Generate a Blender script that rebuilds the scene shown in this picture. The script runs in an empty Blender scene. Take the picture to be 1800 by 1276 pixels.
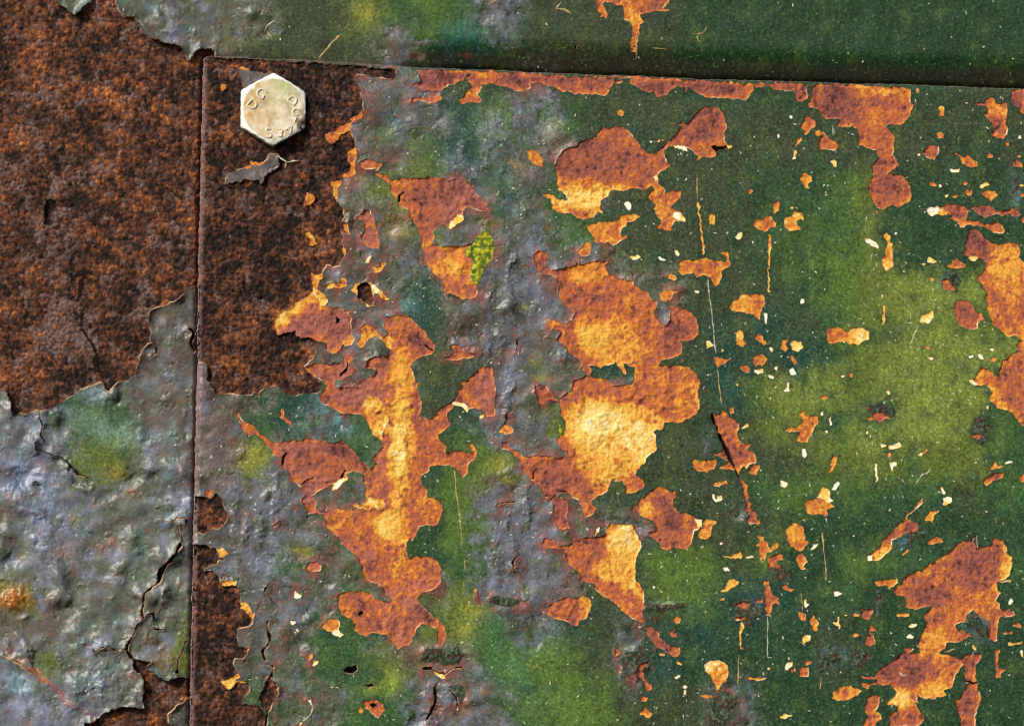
import bpy, math, random
import numpy as np
C = bpy.context.scene
PX = 0.0002                      # one unit of the traced plan = 0.2 mm on the metal

# ---------------------------------------------------------------- camera, light, exposure
DIST = 1.7
cam_d = bpy.data.cameras.new('camera'); cam = bpy.data.objects.new('camera', cam_d); C.collection.objects.link(cam)
cam_d.sensor_width = 36; cam_d.lens = 36 * DIST / (1800 * PX); cam_d.clip_start = 0.01; cam_d.clip_end = 200
ZC = 1.2                         # height of the patch of wall above the ground
cam.location = (0, -DIST, ZC); cam.rotation_euler = (math.radians(90), 0, 0)
C.camera = cam
SUN = (-0.60, -0.62, 0.56)       # towards the sun: up, left, on the camera's side
w = bpy.data.worlds.new('World'); C.world = w; w.use_nodes = True
nt = w.node_tree; bg = nt.nodes['Background']
sky = nt.nodes.new('ShaderNodeTexSky'); sky.sky_type = 'NISHITA'; sky.sun_disc = False; sky.dust_density = 4.0; sky.ozone_density = 0.4
n_ = math.sqrt(sum(c * c for c in SUN))
sky.sun_elevation = math.asin(SUN[2] / n_); sky.sun_rotation = math.atan2(SUN[0], SUN[1]) % (2 * math.pi)
nt.links.new(sky.outputs[0], bg.inputs[0]); bg.inputs[1].default_value = 0.10
sl = bpy.data.lights.new('sun', 'SUN'); sl.energy = 3.6; sl.angle = math.radians(0.6); sl.color = (1.0, 0.97, 0.92)
so = bpy.data.objects.new('sun', sl); C.collection.objects.link(so)
from mathutils import Vector, Matrix
so.rotation_euler = Vector(SUN).to_track_quat('Z', 'Y').to_euler()
so.location = (-2, -2, 3)
C.view_settings.view_transform = 'Standard'; C.view_settings.look = 'None'; C.view_settings.gamma = 1
C.view_settings.exposure = 0.25

def P(x, y, z=0.0):              # plan (right, down, out) -> world
    return ((x - 900) * PX, -z * PX, ZC - (y - 638) * PX)
SHAPES = """
A t10 300,600 390,610 400,625 480,640 500,650 600,640 560,700 450,740 350,770 330,720 310,660
A t11 180,340 200,260 260,240 350,200 400,180 520,170 560,120 580,80 650,90 650,180 600,225 540,250 510,290 495,340 470,310 380,300 300,320 230,325
o t10 1390,920 1380,980 1320,1030 1280,1040 1290,1080 1200,1110 1150,1150 1060,1180 1070,1230 1120,1275 1150,1250 1200,1180 1280,1150 1290,1080 1390,1030
o t11 1255,60 1250,130 1280,180 1260,240 1220,260 1220,285 1290,290 1325,260 1310,200 1335,90 1330,30
o t11 1100,335 1140,400 1130,450 1160,485 1165,380 1210,310
o t11 1222,690 1230,760 1280,795 1262,740 1260,690
o t11 1210,900 1212,960 1235,970 1240,910
o t11 930,1130 990,1150 1030,1110 1035,1170 1000,1190 985,1275 950,1275 935,1210
o t11 880,770 920,765 960,810 985,870 945,880 920,870 925,830
o t11 900,410 960,450 965,490 900,530 870,535 890,470
o t10 305,590 345,590 390,620 350,628 318,615
o t10 140,750 180,740 190,770 150,810 138,790
o t11 400,145 520,150 525,165 400,175
o t11 350,185 400,180 400,200 355,212
P t20 60,620 200,625 400,620 500,640 480,700 430,725 350,750 290,790 200,800 120,795 40,770 30,750 100,700 80,650
P t20 10,850 120,860 200,835 290,840 280,880 200,910 80,890 0,900
P t20 490,680 550,635 700,630 1200,660 1700,685 1790,690 1790,750 1750,780 1755,810 1710,840 1600,830 1400,820 1325,795 1275,770 1200,760 1160,730 1060,735 1060,775 975,810 925,800 900,770 800,760 700,735 630,740 625,800 590,835 630,880 625,900 550,900 470,915 430,880 460,850 490,830 510,775 560,750 510,720
P t30 0,700 75,705 60,735 0,740
P t30 120,715 150,690 200,680 600,705 1100,735 1220,745 1230,800 1190,820 1180,860 1140,885 1050,870 800,860 760,825 710,810 640,770 635,830 610,770 550,765 500,800 460,830 370,850 350,810 250,808 190,760 150,740
P t30 1230,745 1320,740 1300,770 1240,775
P t30 1360,750 1400,720 1690,745 1695,870 1660,895 1600,885 1590,830 1570,800 1480,800 1400,790
P t30 1725,760 t40 0,740 120,740 200,745 350,750 500,755 700,765 800,775 810,850 800,900 835,915 800,1010 760,1060 720,1100 660,1090 585,1105 600,1140 650,1175 665,1200 650,1240 t41 655,50 650,80 690,140 690,185 630,230 600,250 640,265 690,260 750,300 800,360 812,430 800,490 750,520 700,550 650,540 640,520 590,560 550,570 500,550 480,520 455,480 440,440 430,380 440,310 480,275 465,240 470,170 515,110 500,40 440,45 400,15 340,0 t40 345,1240 355,1200 320,1130 290,1100 270,1110 200,1115 145,1095 180,1060 150,1045 60,1050 0,1000 t30 1780,960 1700,930 1720,880 1740,800
P t40 1350,920 1410,890 1450,895 1480,855 1530,870 1560,910 1640,895 1655,970 1640,1060 1655,1150 1630,1220 1560,1215 1510,1180 1530,1150 1500,1060 1450,1010 1480,960 1450,920 1400,930
P t40 1680,810 1810,790 1810,1010 1760,980 1740,940 1680,900
o t40 850,780 870,775 880,815 850,820
c t40 1220,800 1245,785 1240,805
o t40 1040,940 1060,930 1100,940 1095,1020 1040,1020 1055,980
O t40 1030,1170 1070,1158 1100,1180 1095,1215 1040,1220
c t40 1745,1190 1770,1185 1780,1215 1750,1220
o t40 1640,1250 1665,1245 1665,1275 t41 1680,10 1640,10
o t30 20,980 50,962 85,980 80,1010 60,1025 30,1010
c t30 310,1240 330,1235 340,1250 320,1260
c t30 372,1240 395,1225 400,1245 380,1255
o t30 405,1225 430,1218 435,1240 415,1245
P t30 1690,1000 1760,1060 1770,1100 1730,1140 1690,1190 1670,1150 1640,1140 1630,1110 1670,1060
o t30 1760,1150 1800,1145 1820,1165 1800,1200 1760,1190
O t30 1600,1220 1640,1205 1650,1230 1600,1275 t31 1600,15 1585,10
w t30 1530,1025 1560,1018 1568,1040 1545,1050
w t30 1445,1170 1450,1200 1440,1220 1428,1195
P t40 0,1155 40,1165 90,1210 150,1250 175,1275 t41 160,40 130,55 60,30 0,50 t30 1790,1240 1820,1200
P t30 555,1080 590,1070 630,1090 680,1060 720,990 770,950 860,930 890,930 930,970 960,1020 980,1070 990,1120 970,1160 975,1220 t31 1000,20 1035,30 1000,40 960,35 900,60 890,90 830,115 780,100 750,130 730,130 740,100 690,50 640,30 610,60 590,40 520,10 470,10 440,50 440,110 490,180 440,230 380,260 390,300 380,340 430,370 445,430 520,400 585,400 580,460 520,520 490,530 540,570 590,600 625,650 620,680 540,670 510,700 495,760 430,750 390,735 350,715 400,690 400,650 360,600 350,520 300,480 300,440 340,400 320,350 270,390 200,390 130,385 80,405 0,400 t21 1770,400 1740,450 1680,490 1680,560 1700,600 1650,590 1620,630 1540,660 1450,640 1420,600 1290,590 1250,560 1230,480 1160,450 1180,430 1270,440 1290,470 1370,480 1370,440 1300,390 1280,250 1275,170 1320,90 1360,40 1480,0 t20 1480,1255 1520,1235 1600,1215 1650,1190 1680,1120 1760,1125 t30 0,1115 70,1118 120,1140 160,1190 210,1250 t31 250,50 320,75 390,50 410,20 t30 430,1275 490,1220 540,1200 570,1140 580,1110
w t31 500,0 600,5 635,40 635,65 600,50 560,20
c t31 985,5 1030,0 1040,25 1000,38
c t31 345,275 370,265 388,290 370,325 350,300
c t31 525,590 580,600 622,650 618,675 560,665 520,640
o t31 735,100 775,100 735,135
D t31 860,10 890,0 940,10 980,5 990,30 930,50 900,65 875,40
w t31 80,520 105,497 130,500 145,530 140,565 120,577 105,550
O t21 1545,715 1640,680 1720,670 1800,675 t31 0,680 60,625 150,600 195,595 230,625 180,660 110,690 80,730 60,740 60,800 105,810 100,830 60,840 30,860 0,880 t21 1740,850 1700,865 1620,850 1610,810 1590,780
o t21 1465,940 1520,890 1540,860 1575,850 1600,880 1600,920 1580,960 1540,980 1500,980
o t21 1030,50 1070,40 1130,70 1170,130 1165,190 1110,180 1070,150 1040,120
O t31 825,625 850,605 885,625 880,710 860,695 830,700
o t31 1170,400 1195,385 1220,400 1200,430 1175,430
c t31 1060,810 1090,775 1115,765 1125,790 1105,825 1075,830
O t31 1210,680 1240,650 1300,660 1330,635 1380,635 1430,690 1410,720 1370,725 1330,770 1270,745 1230,720
O t31 1390,520 1430,490 1455,510 1450,545 1450,575 1410,610 1385,610 1400,570
c t31 1535,550 1560,540 1580,555 1560,565
Y t31 1480,690 1490,640 1560,620 1570,590 1590,580 1650,600 1670,640 1670,670 1630,650 1600,680 1600,700 1630,740 1590,755 1540,755 1490,725
O t31 1630,290 1650,260 1680,240 1730,290 1735,320 1700,350 1720,375 1680,375 1650,340
c t31 1575,50 1600,45 1608,70 1595,85 1598,120 1560,125 1575,90
Y t31 1345,785 1365,790 1380,830 1370,870 1380,900 1365,950 1370,1000 1360,1100 1365,1150 1365,1290 1350,1290 1350,1130 1345,1000
c t31 525,930 550,925 575,955 560,978 535,960
w t31 120,975 160,975 210,970 240,990 200,1005 150,1000
w t31 380,985 400,978 440,1000 450,1015 410,1012
O t31 550,1120 570,1060 575,1020 620,1010 700,1020 750,1000 800,990 850,1010 900,1015 960,1030 990,1025 980,980 935,970 940,950 980,940 1005,970 1025,1040 1010,1080 950,1100 940,1180 910,1220 885,1248 860,1220 840,1160 800,1150 730,1165 700,1120 600,1140
o t31 462,1145 480,1130 530,1150 550,1175 520,1195 470,1165
c t31 250,1170 285,1175 270,1185 245,1180
Y t31 725,500 740,500 745,560 755,650 770,740 780,830 795,950 775,965 765,890 755,770 735,600
P t11 1350,150 1390,125 1440,112 1490,140 1560,170 1530,210 1500,240 1550,250 1600,280 1640,310 1700,300 1790,285 t21 0,290 50,285 130,295 200,280 290,300 360,315 400,290 430,295 520,340 560,400 620,460 670,500 690,560 670,600 620,580 520,550 460,570 480,630 440,660 400,715 345,735 300,700 260,720 200,750 215,810 190,870 330,890 470,890 540,870 600,800 650,830 600,900 560,1000 530,1100 530,1160 580,1240 t22 600,10 580,60 530,80 450,70 380,40 t21 300,1275 280,1190 230,1140 140,1030 110,960 100,820 70,720 0,640 t11 1790,600 1780,570 1700,540 1690,480 1640,420 1620,380 1640,340 1580,320 1500,260 1490,210 1430,220 1370,190
l t21 600,800 660,740 720,800 750,860 740,970 690,1040 650,1130 600,1230 560,1210 530,1130 560,1030 540,980 500,980 480,920 540,890
c t21 345,725 360,680 400,640 440,610 480,630 460,670 400,705 370,735
P t21 1090,960 1130,930 1200,945 1225,1000 1200,1050 1250,1100 1320,1090 1350,1080 1460,1060 1480,1010 1500,1050 1600,1030 1660,1020 1700,1010 1740,1010 1740,1030 1700,1060 1760,1130 1800,1160 t31 30,1190 80,1175 160,1200 220,1275 t32 280,10 330,90 380,100 380,150 340,200 350,240 400,300 480,310 520,270 600,250 690,260 725,300 730,380 700,430 650,440 600,450 570,440 600,500 590,560 530,590 460,600 400,640 370,700 340,720 300,740 250,700 t31 0,1900 t22 1800,640 1680,680 1560,660 1520,620 1400,560 1360,490 1290,440 1330,360 1250,330 1220,290 1370,290 1420,260 1450,200 1330,100 1310,40 t21 1310,1275 1290,1200 1250,1140 1140,1135 1110,1080
y t11 1490,1130 1480,1080 1530,1060 1550,1020 1580,1040 1570,1090 1520,1130
y t11 1070,1245 1100,1220 1180,1200 1180,1150 1220,1160 1250,1200 1240,1240 1190,1260 1100,1260
w t11 1415,1010 1460,960 1465,980 1440,1035 1410,1035
P t11 1330,640 1400,560 1460,580 1490,650 1500,720 1540,860 1540,910 1470,910 1400,880 1360,800 1400,760 1390,680
c t41 92,145 130,125 155,145 150,190 130,200 115,170
P t41 905,70 940,10 1000,0 1040,10 1055,40 1040,90 1010,130 950,115
P t41 1170,75 1200,65 1250,90 1300,80 1350,130 1390,150 1400,185 1330,205 1290,180 1250,140 1230,100
c t41 1145,210 1200,215 1230,205 1225,240 1170,245
w t41 860,80 885,75 890,95 865,98
o t41 1470,90 1490,68 1530,90 1520,112 1480,108
o t41 1735,95 1770,90 1775,108 1740,110
P t41 1690,150 1720,125 1780,160 1790,200 1740,195 1700,180
o t41 968,325 1000,322 1035,355 1010,365 968,358
w t41 1050,350 1070,343 1083,360 1065,370
P t41 1255,335 1280,315 1305,335 1290,360 1265,355
c t41 1415,350 1440,340 1465,325 1500,350 1460,360 1440,378 1420,375
c t41 1100,445 1130,430 1130,455 1110,465
o t41 1160,455 1195,440 1220,440 1205,468
o t41 1275,410 1300,388 1345,400 1335,440 1310,445 1285,425
O t41 1420,420 1450,403 1540,410 1562,435 1550,455 1500,492 1475,470 1440,445
c t41 1750,345 1790,340 1800,365 1760,365
o t41 1760,430 1790,420 1795,450 1765,455
Y t41 945,570 960,540 1000,545 1040,530 1065,550 1090,580 1130,590 1125,610 1080,610 1020,605 980,618 955,600
P t41 1060,545 1130,520 1200,525 1250,530 1310,575 1305,620 1290,660 1400,665 1450,700 1500,680 1560,670 1620,700 1630,760 1600,782 1530,770 1470,730 1400,710 1310,700 1270,720 1220,730 1230,690 1190,670 1140,640 1170,620 1130,590 1090,570
P t41 1340,545 1400,535 1460,527 1510,540 1540,575 1600,570 1660,575 1720,550 1750,580 1770,620 1720,635 1680,605 1620,620 1560,615 1500,620 1450,642 1410,610 1370,580
P t41 1770,650 1810,610 1810,690 1780,680
P t41 1300,790 1330,740 1370,735 1410,770 1440,800 1500,850 1560,870 1600,870 1640,855 1740,870 1765,930 1740,980 1810,1040 1810,1290 t42 1810,500 1780,440 1720,400 1660,360 1600,330 1540,300 1500,200 1510,100 1460,20 t41 1440,1225 1380,1190 1385,1150 1430,1120 1460,1080 1450,1020 1380,980 1270,975 1275,890
c t41 1305,990 1340,975 1400,990 1370,1020 1330,1015
w t41 395,815 460,830 515,870 515,905 470,890 420,860
Y t41 560,785 590,770 620,800 630,850 650,900 650,940 640,1000 655,1070 580,1105 555,1040 570,950 590,890 600,840 575,825
w t41 655,775 675,765 690,775 672,790
o t41 490,580 505,575 520,595 500,608
c t41 945,1000 965,980 1000,1000 1035,1030 1000,1043 950,1030
O t41 1115,1055 1170,1040 1170,1010 1210,1000 1240,1020 1285,1040 1270,1070 1190,1088 1130,1065
o t41 970,1165 990,1158 1010,1185 990,1200 972,1185
w t41 905,1040 935,1038 930,1055 910,1055
D t01 390,490 440,462 485,500 490,610 550,665 480,680 420,690 370,700 385,600
A t01 412,500 460,505 472,630 440,655 425,560
P t20 1640,-60 1640,30 1650,75 1670,140 1730,160 1740,140 1720,100 1705,40 1712,10 1790,20 t30 0,40 70,42 80,100 80,160 120,185 150,210 150,275 135,350 135,450 190,460 197,520 203,450 215,250 250,190 230,130 300,122 380,95 480,95 485,80 420,65 480,30 490,-20 490,-60
P t20 60,612 400,612 480,625 700,625 t30 -300,665 0,672 200,672 600,698 1100,728 1300,735 1700,742 1700,758 1300,752 1100,745 600,715 200,690 t20 1700,680 1100,650 500,650 300,640 60,640
l t12 1500,940 1560,1000 1540,1060 1470,1080 1430,1010 1450,950
l t13 1600,40 1680,70 1730,150 1680,210 1620,160 1580,90
l t12 1450,1100 1520,1080 1600,1130 1580,1260 1540,1275 1500,1180
l t14 1440,250 1530,260 1560,330 1640,400 1700,470 1660,510 1600,450 1540,370 1480,320
l t21 690,760 730,820 745,880 700,880 690,820
l t23 1300,-150 1340,-60 1370,20 1340,40 1310,-40
q t34 255,235 320,200 420,215 560,195 620,205 600,250 500,260 420,290 340,260 290,280
q t34 110,640 190,600 240,560 300,680 340,740 290,800 260,850 200,860 170,780 130,720
q t34 40,700 110,620 150,680 110,760 140,830 60,860 70,780
q t34 1040,210 1120,160 1200,170 1250,240 1300,230 1320,300 1260,320 1200,350 1240,400 1160,400 1100,350 1030,340 1060,290
q t34 880,1000 960,960 1060,1010 1080,1080 1020,1120 1010,1200 960,1290 800,1290 790,1200 860,1130 830,1060
q t34 240,340 330,300 420,330 400,380 300,390
q t44 490,80 550,70 560,180 530,250 540,320 490,340 500,240
q t44 250,620 330,590 420,600 480,650 470,720 390,740 330,790 280,760 300,700
q t44 40,560 120,560 170,620 200,700 130,740 70,700 90,620
q t44 0,640 60,640 100,740 60,800 0,810 -20,720
q t42 1350,1130 1400,1100 1480,1120 1500,1200 1440,1290 1370,1270
q t43 1340,-20 1450,-20 1500,40 1440,90 1370,60
q t42 440,1010 520,990 600,1010 690,1060 640,1110 560,1090 480,1070 420,1090
q t44 1270,340 1350,300 1420,340 1480,420 1480,480 1400,520 1360,440 1300,420
q t43 790,850 850,790 900,800 950,860 900,920 850,900 800,980 770,960
q t33 1000,640 1070,600 1110,680 1060,740 1010,700
q t33 1360,1160 1460,1130 1560,1180 1560,1270 1450,1290 1380,1260
q t41 1170,1080 1120,1150 1080,1200 1110,1260 1200,1290 1250,1200 1200,1130
q t41 1700,300 1740,280 1770,340 1740,400 1690,470 1680,440 1720,360
P t41 1080,1190 1130,1180 1160,1230 1200,1270 1130,1290 1090,1240
P t44 1480,500 1500,340 1560,320 1560,520 1520,530
q t31 1140,500 1180,480 1200,520 1160,560
q t13 1500,-20 1540,20 1490,60 1460,20
q t24 700,150 780,130 860,160 980,150 960,220 860,230 760,210 700,200
q t24 130,600 260,600 420,590 480,640 440,730 330,740 200,720 90,700
q t24 340,930 440,900 490,960 480,1060 430,1100 430,1000
K t00 -100,-100 470,-100 480,0 520,40 560,55 610,100 660,125 700,85 750,45 790,5 800,-100 990,-100 1000,-40 1020,30 1060,100 1110,145 1180,150 1220,205 1250,225 1290,300 1350,340 1425,370 1475,378 1525,385 1570,400 1600,420 1625,470 1665,525 1700,460 1740,430 1860,420 1950,600 t02 1900,-60 1690,-30 1640,5 1570,70 1540,95 1430,150 1340,160 1320,175 1305,230 1310,300 1322,380 1322,460 1280,490 1230,570 1215,660 1170,750 1130,790 1090,820 1040,815 1000,835 975,890 935,885 905,850 870,810 820,825 760,865 680,900 590,950 530,1000 460,1040 340,1070 200,1085 110,1105 90,1040 75,950 50,900 0,865 -100,850
K t04 1410,15 1350,60 1270,130 1265,200 1262,300 1255,350 1210,400 1160,510 1130,570 1130,620 1180,690 1290,700 1320,720 1290,740 1290,790 1380,830 1430,870 1530,860 1700,840 1700,1000 1640,1030 1540,1110 1460,1190 1480,1240 1560,1320 700,1320 740,1250 800,1235 870,1200 900,1160 1000,1130 1070,1100 1170,1105 1265,1115 1245,1040 1250,920 1245,840 1170,780 1130,680 1085,610 1100,560 1140,510 1180,410 1238,350 1222,300 1240,200 1245,120 1335,40 1385,5
R t10 -60,480 50,500 300,512 600,530 900,550 1200,570 1500,590 1680,600 1685,650 1675,700 1640,690 1540,700 1440,672 1340,662 1315,690 1345,740 1368,800 1372,860 1400,900 1385,960 1350,1030 1300,1050 1290,1080 1280,1150 1300,1200 1322,1250 t11 1335,50 1330,100 1315,190 1325,260 1290,290 1220,280 1190,330 1165,380 1160,450 1165,490 1210,540 1225,590 1222,640 1210,670 1260,690 1262,750 1280,790 1240,780 1210,770 1215,850 1235,910 1225,960 1210,1010 1180,1060 1140,1075 1070,1060 1040,1110 1035,1160 1010,1190 985,1230 t12 950,10 930,60 860,90 780,140 690,200 620,260 615,330 640,390 700,380 800,340 800,400 850,420 900,405 990,440 985,520 960,590 900,650 880,680 920,730 1000,790 1030,820 1010,890 960,915 870,910 790,935 740,925 620,845 520,870 490,905 455,940 440,895 400,920 330,925 260,915 130,915 100,930 70,870 20,790 20,690 0,640 -120,640 t11 -120,0
R t13 -120,540 0,530 50,560 90,500 130,550 165,570 180,640 205,740 160,800 120,830 70,820 20,860 -20,880 -60,860 -120,700
R t13 -90,950 0,960 90,990 150,1050 175,1090 120,1120 50,1150 0,1180 -10,1190 60,1190 130,1240 t14 150,10 160,40 270,40 300,90 310,150 320,230 370,290 430,330 430,380 380,400 300,430 280,500 300,570 400,600 340,690 270,680 260,720 290,820 240,860 270,890 390,890 400,960 350,1020 330,1080 490,1100 530,1180 510,1320 -250,1320 t13 -200,950
R t14 570,830 600,880 650,930 640,1000 600,1080 570,1140 540,1170 510,1120 470,1040 480,980 520,920
P t12 950,10 860,90 780,140 690,200 620,260 615,330 640,390 700,380 800,340 800,400 850,420 900,405 990,440 1050,470 1060,530 1150,560 1190,520 1210,480 1270,400 1310,420 1290,340 1300,250 1250,190 1180,150 1080,140 1020,130 980,60
y t12 950,-20 1010,10 1060,40 1075,110 1060,145 1010,140 1000,80 960,40
y t12 1205,440 1240,440 1290,390 1320,430 1300,480 1230,495
y t12 1355,340 1420,295 1500,340 1520,390 1560,420 1600,390 1640,400 1660,460 1640,520 1590,500 1560,440 1510,400 1440,430 1410,470 1390,500 1350,500 1325,460 1380,400
y t11 1270,1260 1320,1220 1350,1220 1420,1200 1500,1230 1540,1275 t12 1600,60 1640,90 1570,90 1490,20 1470,80 1490,130 1440,150 1350,60 1320,20
P t12 880,690 950,640 1100,650 1200,630 1230,570 1300,580 1300,620 1250,650 1310,690 1290,740 1210,780 1140,780 1130,830 1170,860 1250,850 1340,860 1380,790 1490,740 1500,700 1410,680 1430,620 1480,580 1600,570 1640,500 1650,430 1600,380 1570,300 1590,230 1650,230 1740,210 t22 0,235 60,290 130,370 190,450 225,470 220,540 150,570 60,620 0,670 30,740 75,810 65,870 70,920 110,970 100,1050 90,1110 150,1130 200,1130 240,1080 280,1030 340,990 400,940 430,890 460,840 440,800 500,800 560,730 600,690 650,665 720,665 745,800 750,900 745,1000 755,1100 680,1100 620,1050 570,1030 530,1040 500,1060 400,1010 330,1080 330,1130 370,1170 330,1220 t23 245,-10 270,50 320,100 320,150 400,135 480,145 560,155 530,100 510,80 550,70 585,110 595,170 600,185 550,220 510,270 510,340 460,375 430,330 400,280 350,255 310,270 240,260 180,280 160,330 100,365 105,430 150,480 160,540 220,560 290,610 300,650 270,730 220,795 150,780 90,800 60,860 40,910 10,935 t13 1790,900 1770,1000 1780,1080 t23 40,1060 120,1065 200,1070 255,1110 275,1170 275,1250 t24 270,10 210,80 150,100 100,105 60,160 120,220 200,310 270,370 300,390 325,500 270,580 230,570 250,430 180,390 100,380 60,410 40,480 20,530 0,540 t14 1780,570 1720,580 1680,610 1650,530 1590,480 1460,455 1420,490 1370,470 1300,430 1310,370 1270,330 1200,290 1165,200 1160,130 1240,95 1380,90 1450,110 1500,160 1600,190 1640,180 1560,60 1500,20 1430,10 t13 1420,1280 1380,1180 1340,1080 1280,1010 1200,960 1190,890 1080,810 1060,750 1020,690 970,680 900,700 870,640 855,550 880,520 840,460 770,390 740,330 680,280 680,250 600,150 580,120 540,80 460,0 t12 380,1270 330,1230 270,1090 280,1070 330,1130 430,1200 480,1260 t13 530,10 600,60 650,70 750,40 900,40 970,35 1050,60 1130,60 1190,45 1260,80 1310,140 1370,210 1440,280 1420,350 1330,320 1240,330 1250,370 1180,430 1115,485 1130,430 1000,490 940,530 980,580 970,640 1050,680 1130,640 1250,650 1310,650 1440,660 1440,600 1400,480 1390,370 1450,300 1500,250 1480,190 1560,100 1560,20 t12 1570,1270 1580,1200 1620,1150 1610,1110 1500,1090 1340,1090 1260,1080 1200,1080 1100,1030 1040,990 1000,930 1050,870 1060,830 1020,790 940,740
P t12 650,1060 680,1040 700,1110 770,1160 760,1190 700,1150 660,1110
y t12 1500,1090 1620,1100 1600,1180 1560,1260 t13 1560,50 1480,0 t12 1440,1180 1380,1090 1390,1000 1440,920 1500,940 1570,990 1540,1050
y t13 1290,610 1330,600 1380,620 1440,540 1480,550 1580,580 1575,630 1530,660 1500,640 1430,660 1340,640
c t13 1110,480 1130,430 1180,390 1220,360 1250,380 1200,430 1160,480
P t13 875,1160 920,1110 980,1100 1030,1150 1020,1180 960,1200 900,1190
w t22 380,980 470,990 510,1020 520,1050 500,1068 450,1030 390,1005
c t22 610,1100 650,1090 655,1110 615,1130
P t22 300,590 370,570 380,520 360,480 420,480 480,520 540,540 575,570 560,600 500,600 400,620 330,610
o t22 1205,245 1250,255 1300,270 1340,300 1280,310 1240,345 1215,310
P t22 1100,850 1150,825 1210,840 1230,900 1280,940 1320,970 1220,960 1190,1000 1140,1005 1115,950
P t22 1340,400 1380,430 1400,540 1500,620 1530,720 1560,770 1600,710 1570,650
P t32 10,620 40,680 70,730 95,740 100,720 80,660 80,620
P t22 1430,880 1430,800 1540,760 1570,740 1650,780 1750,800 t32 0,840 140,830 170,780 165,700 185,620 180,580 330,580 335,660 450,665 520,655 650,670 690,710 745,810 735,920 745,1040 690,1110 620,1140 540,1170 440,1160 420,1220 400,1235 370,1220 350,1250 t33 365,50 365,140 325,160 290,190 270,240 190,300 185,340 240,375 270,420 260,470 170,505 100,510 90,440 60,400 0,400 t23 1800,380 1770,400 1730,500 1650,530 1600,570 1600,610 1640,640 1630,680 1540,720 1510,620 1480,580 1410,520 1370,500 1290,530 1390,570 1380,740 1400,810 1310,835 1270,760 1265,660 1240,580 1190,540 1150,460 1080,400 1000,310 980,250 920,170 870,130 800,120 800,60 850,60 900,120 970,150 1030,190 1120,180 1220,180 1360,190 1390,150 1320,110 1290,40 t22 1340,1270 1370,1150 1330,1100 1310,970 1330,930
o t22 780,1250 790,1210 850,1180 920,1210 920,1250 850,1270
c t32 805,450 830,445 860,480 885,490 830,500 815,520
P t32 480,140 620,160 680,200 730,250 690,340 645,390 580,380 530,370 470,300 490,230
o t32 400,20 450,0 560,0 500,60 440,115 400,80
O t32 1000,140 1050,90 1110,35 1180,30 1320,40 1325,120 1290,180 1275,255 1210,220 1100,190 1040,170
w t32 1310,200 1345,205 1335,300 1320,290
o t32 1060,370 1100,345 1140,380 1130,430 1155,470 1135,495 1080,480 1065,440 1080,410
o t32 1225,410 1260,380 1300,410 1310,440 1345,470 1320,488 1270,460
w t32 1350,505 1375,495 1395,520 1390,550
o t32 1470,435 1530,435 1500,470 1525,510 1500,540 1455,510 1475,480
c t32 1545,460 1580,445 1640,450 1658,500 1620,548 1570,520
O t32 1215,600 1250,570 1310,565 1340,600 1310,650 1240,670 1215,640
w t32 1540,690 1570,680 1600,740 1560,748 1540,720
o t32 1540,580 1570,575 1600,640 1580,660
w t32 1410,670 1440,670 1430,700 1405,690
w t32 1235,690 1260,700 1300,690 1310,720 1260,745 1230,715
w t32 1355,740 1400,760 1395,785 1360,770
w t32 1515,810 1535,805 1530,850 1540,890 1485,890 1510,850
o t32 1100,665 1150,655 1190,690 1180,730 1150,720 1110,690
o t32 875,575 920,590 990,600 1025,590 1030,610 980,620 940,660 905,685 880,610
w t32 1640,75 1665,70 1668,110 1630,115
c t32 1065,820 1095,820 1080,845
c t32 940,520 960,515 960,545 940,540
w t32 700,0 745,5 740,30 705,20
O t32 1005,1030 1040,1030 1055,1080 1010,1085
P t32 850,1090 920,1090 945,1055 980,1080 1010,1110 1050,1140 1100,1210 1070,1240 1090,1290 t33 1110,60 1150,75 1190,60 1240,20 1180,90 1150,120 1220,150 1255,200 1240,250 1180,265 1165,310 1150,270 1110,300 1100,340 1110,380 1160,430 1165,480 1180,540 1170,560 1210,600 1200,640 1245,680 1240,740 1285,765 1270,785 1230,770 1180,775 1165,740 1185,700 1145,660 1160,590 1130,500 1110,400 1060,310 1000,300 920,290 930,270 990,255 1010,230 960,200 890,180 870,160 940,140 950,80 920,0
c t32 1110,1220 1150,1180 1170,1165 1180,1190 1140,1215
O t32 1495,1220 1530,1210 1590,1215 1660,1160 1640,1120 1615,1090 1650,1070 1710,1100 1780,1110 1790,1150 1720,1290 t33 1700,60 1650,70 1610,55 1610,0 t32 1620,1240 1540,1245
O t42 60,350 90,325 200,330 240,360 300,325 350,320 430,345 440,400 430,430 330,485 230,455 80,465 65,430
c t42 875,270 910,225 1000,185 1000,240 950,285 900,290
P t42 1175,160 1190,110 1230,90 1290,95 1350,130 1370,180 1430,210 1445,250 1400,290 1400,330 1320,340 1250,320 1200,250
P t42 1460,-60 1820,-60 1820,240 1740,230 1700,190 1690,150 1650,150 1600,190 1620,220 1670,240 1670,290 1720,360 1710,395 1650,410 1620,370 1580,350 1510,280 1480,200 1470,100
P t42 1350,780 1320,800 1345,820 1400,835 1420,840 1460,840 1510,880 1490,940 1500,980 1570,1030 1650,1050 1700,1090 1750,1160 1820,1210 1820,440 1780,440 1740,480 1750,540 1680,570 1610,620 1575,700 1580,760 1530,750 1500,700 1430,665 1390,700 1375,750
c t42 1320,790 1345,785 1390,825 1360,838 1325,810
w t42 950,590 975,585 1005,600 985,615
w t42 1310,580 1350,570 1355,595 1320,600
w t42 1395,570 1420,560 1448,600 1420,605
w t42 1495,515 1540,515 1530,540 1500,535
o t42 1500,600 1535,585 1562,610 1540,630 1505,625
o t42 930,490 975,500 970,520 930,515
o t42 258,725 290,728 285,765 260,760
c t42 190,750 230,745 225,765 195,768
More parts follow.
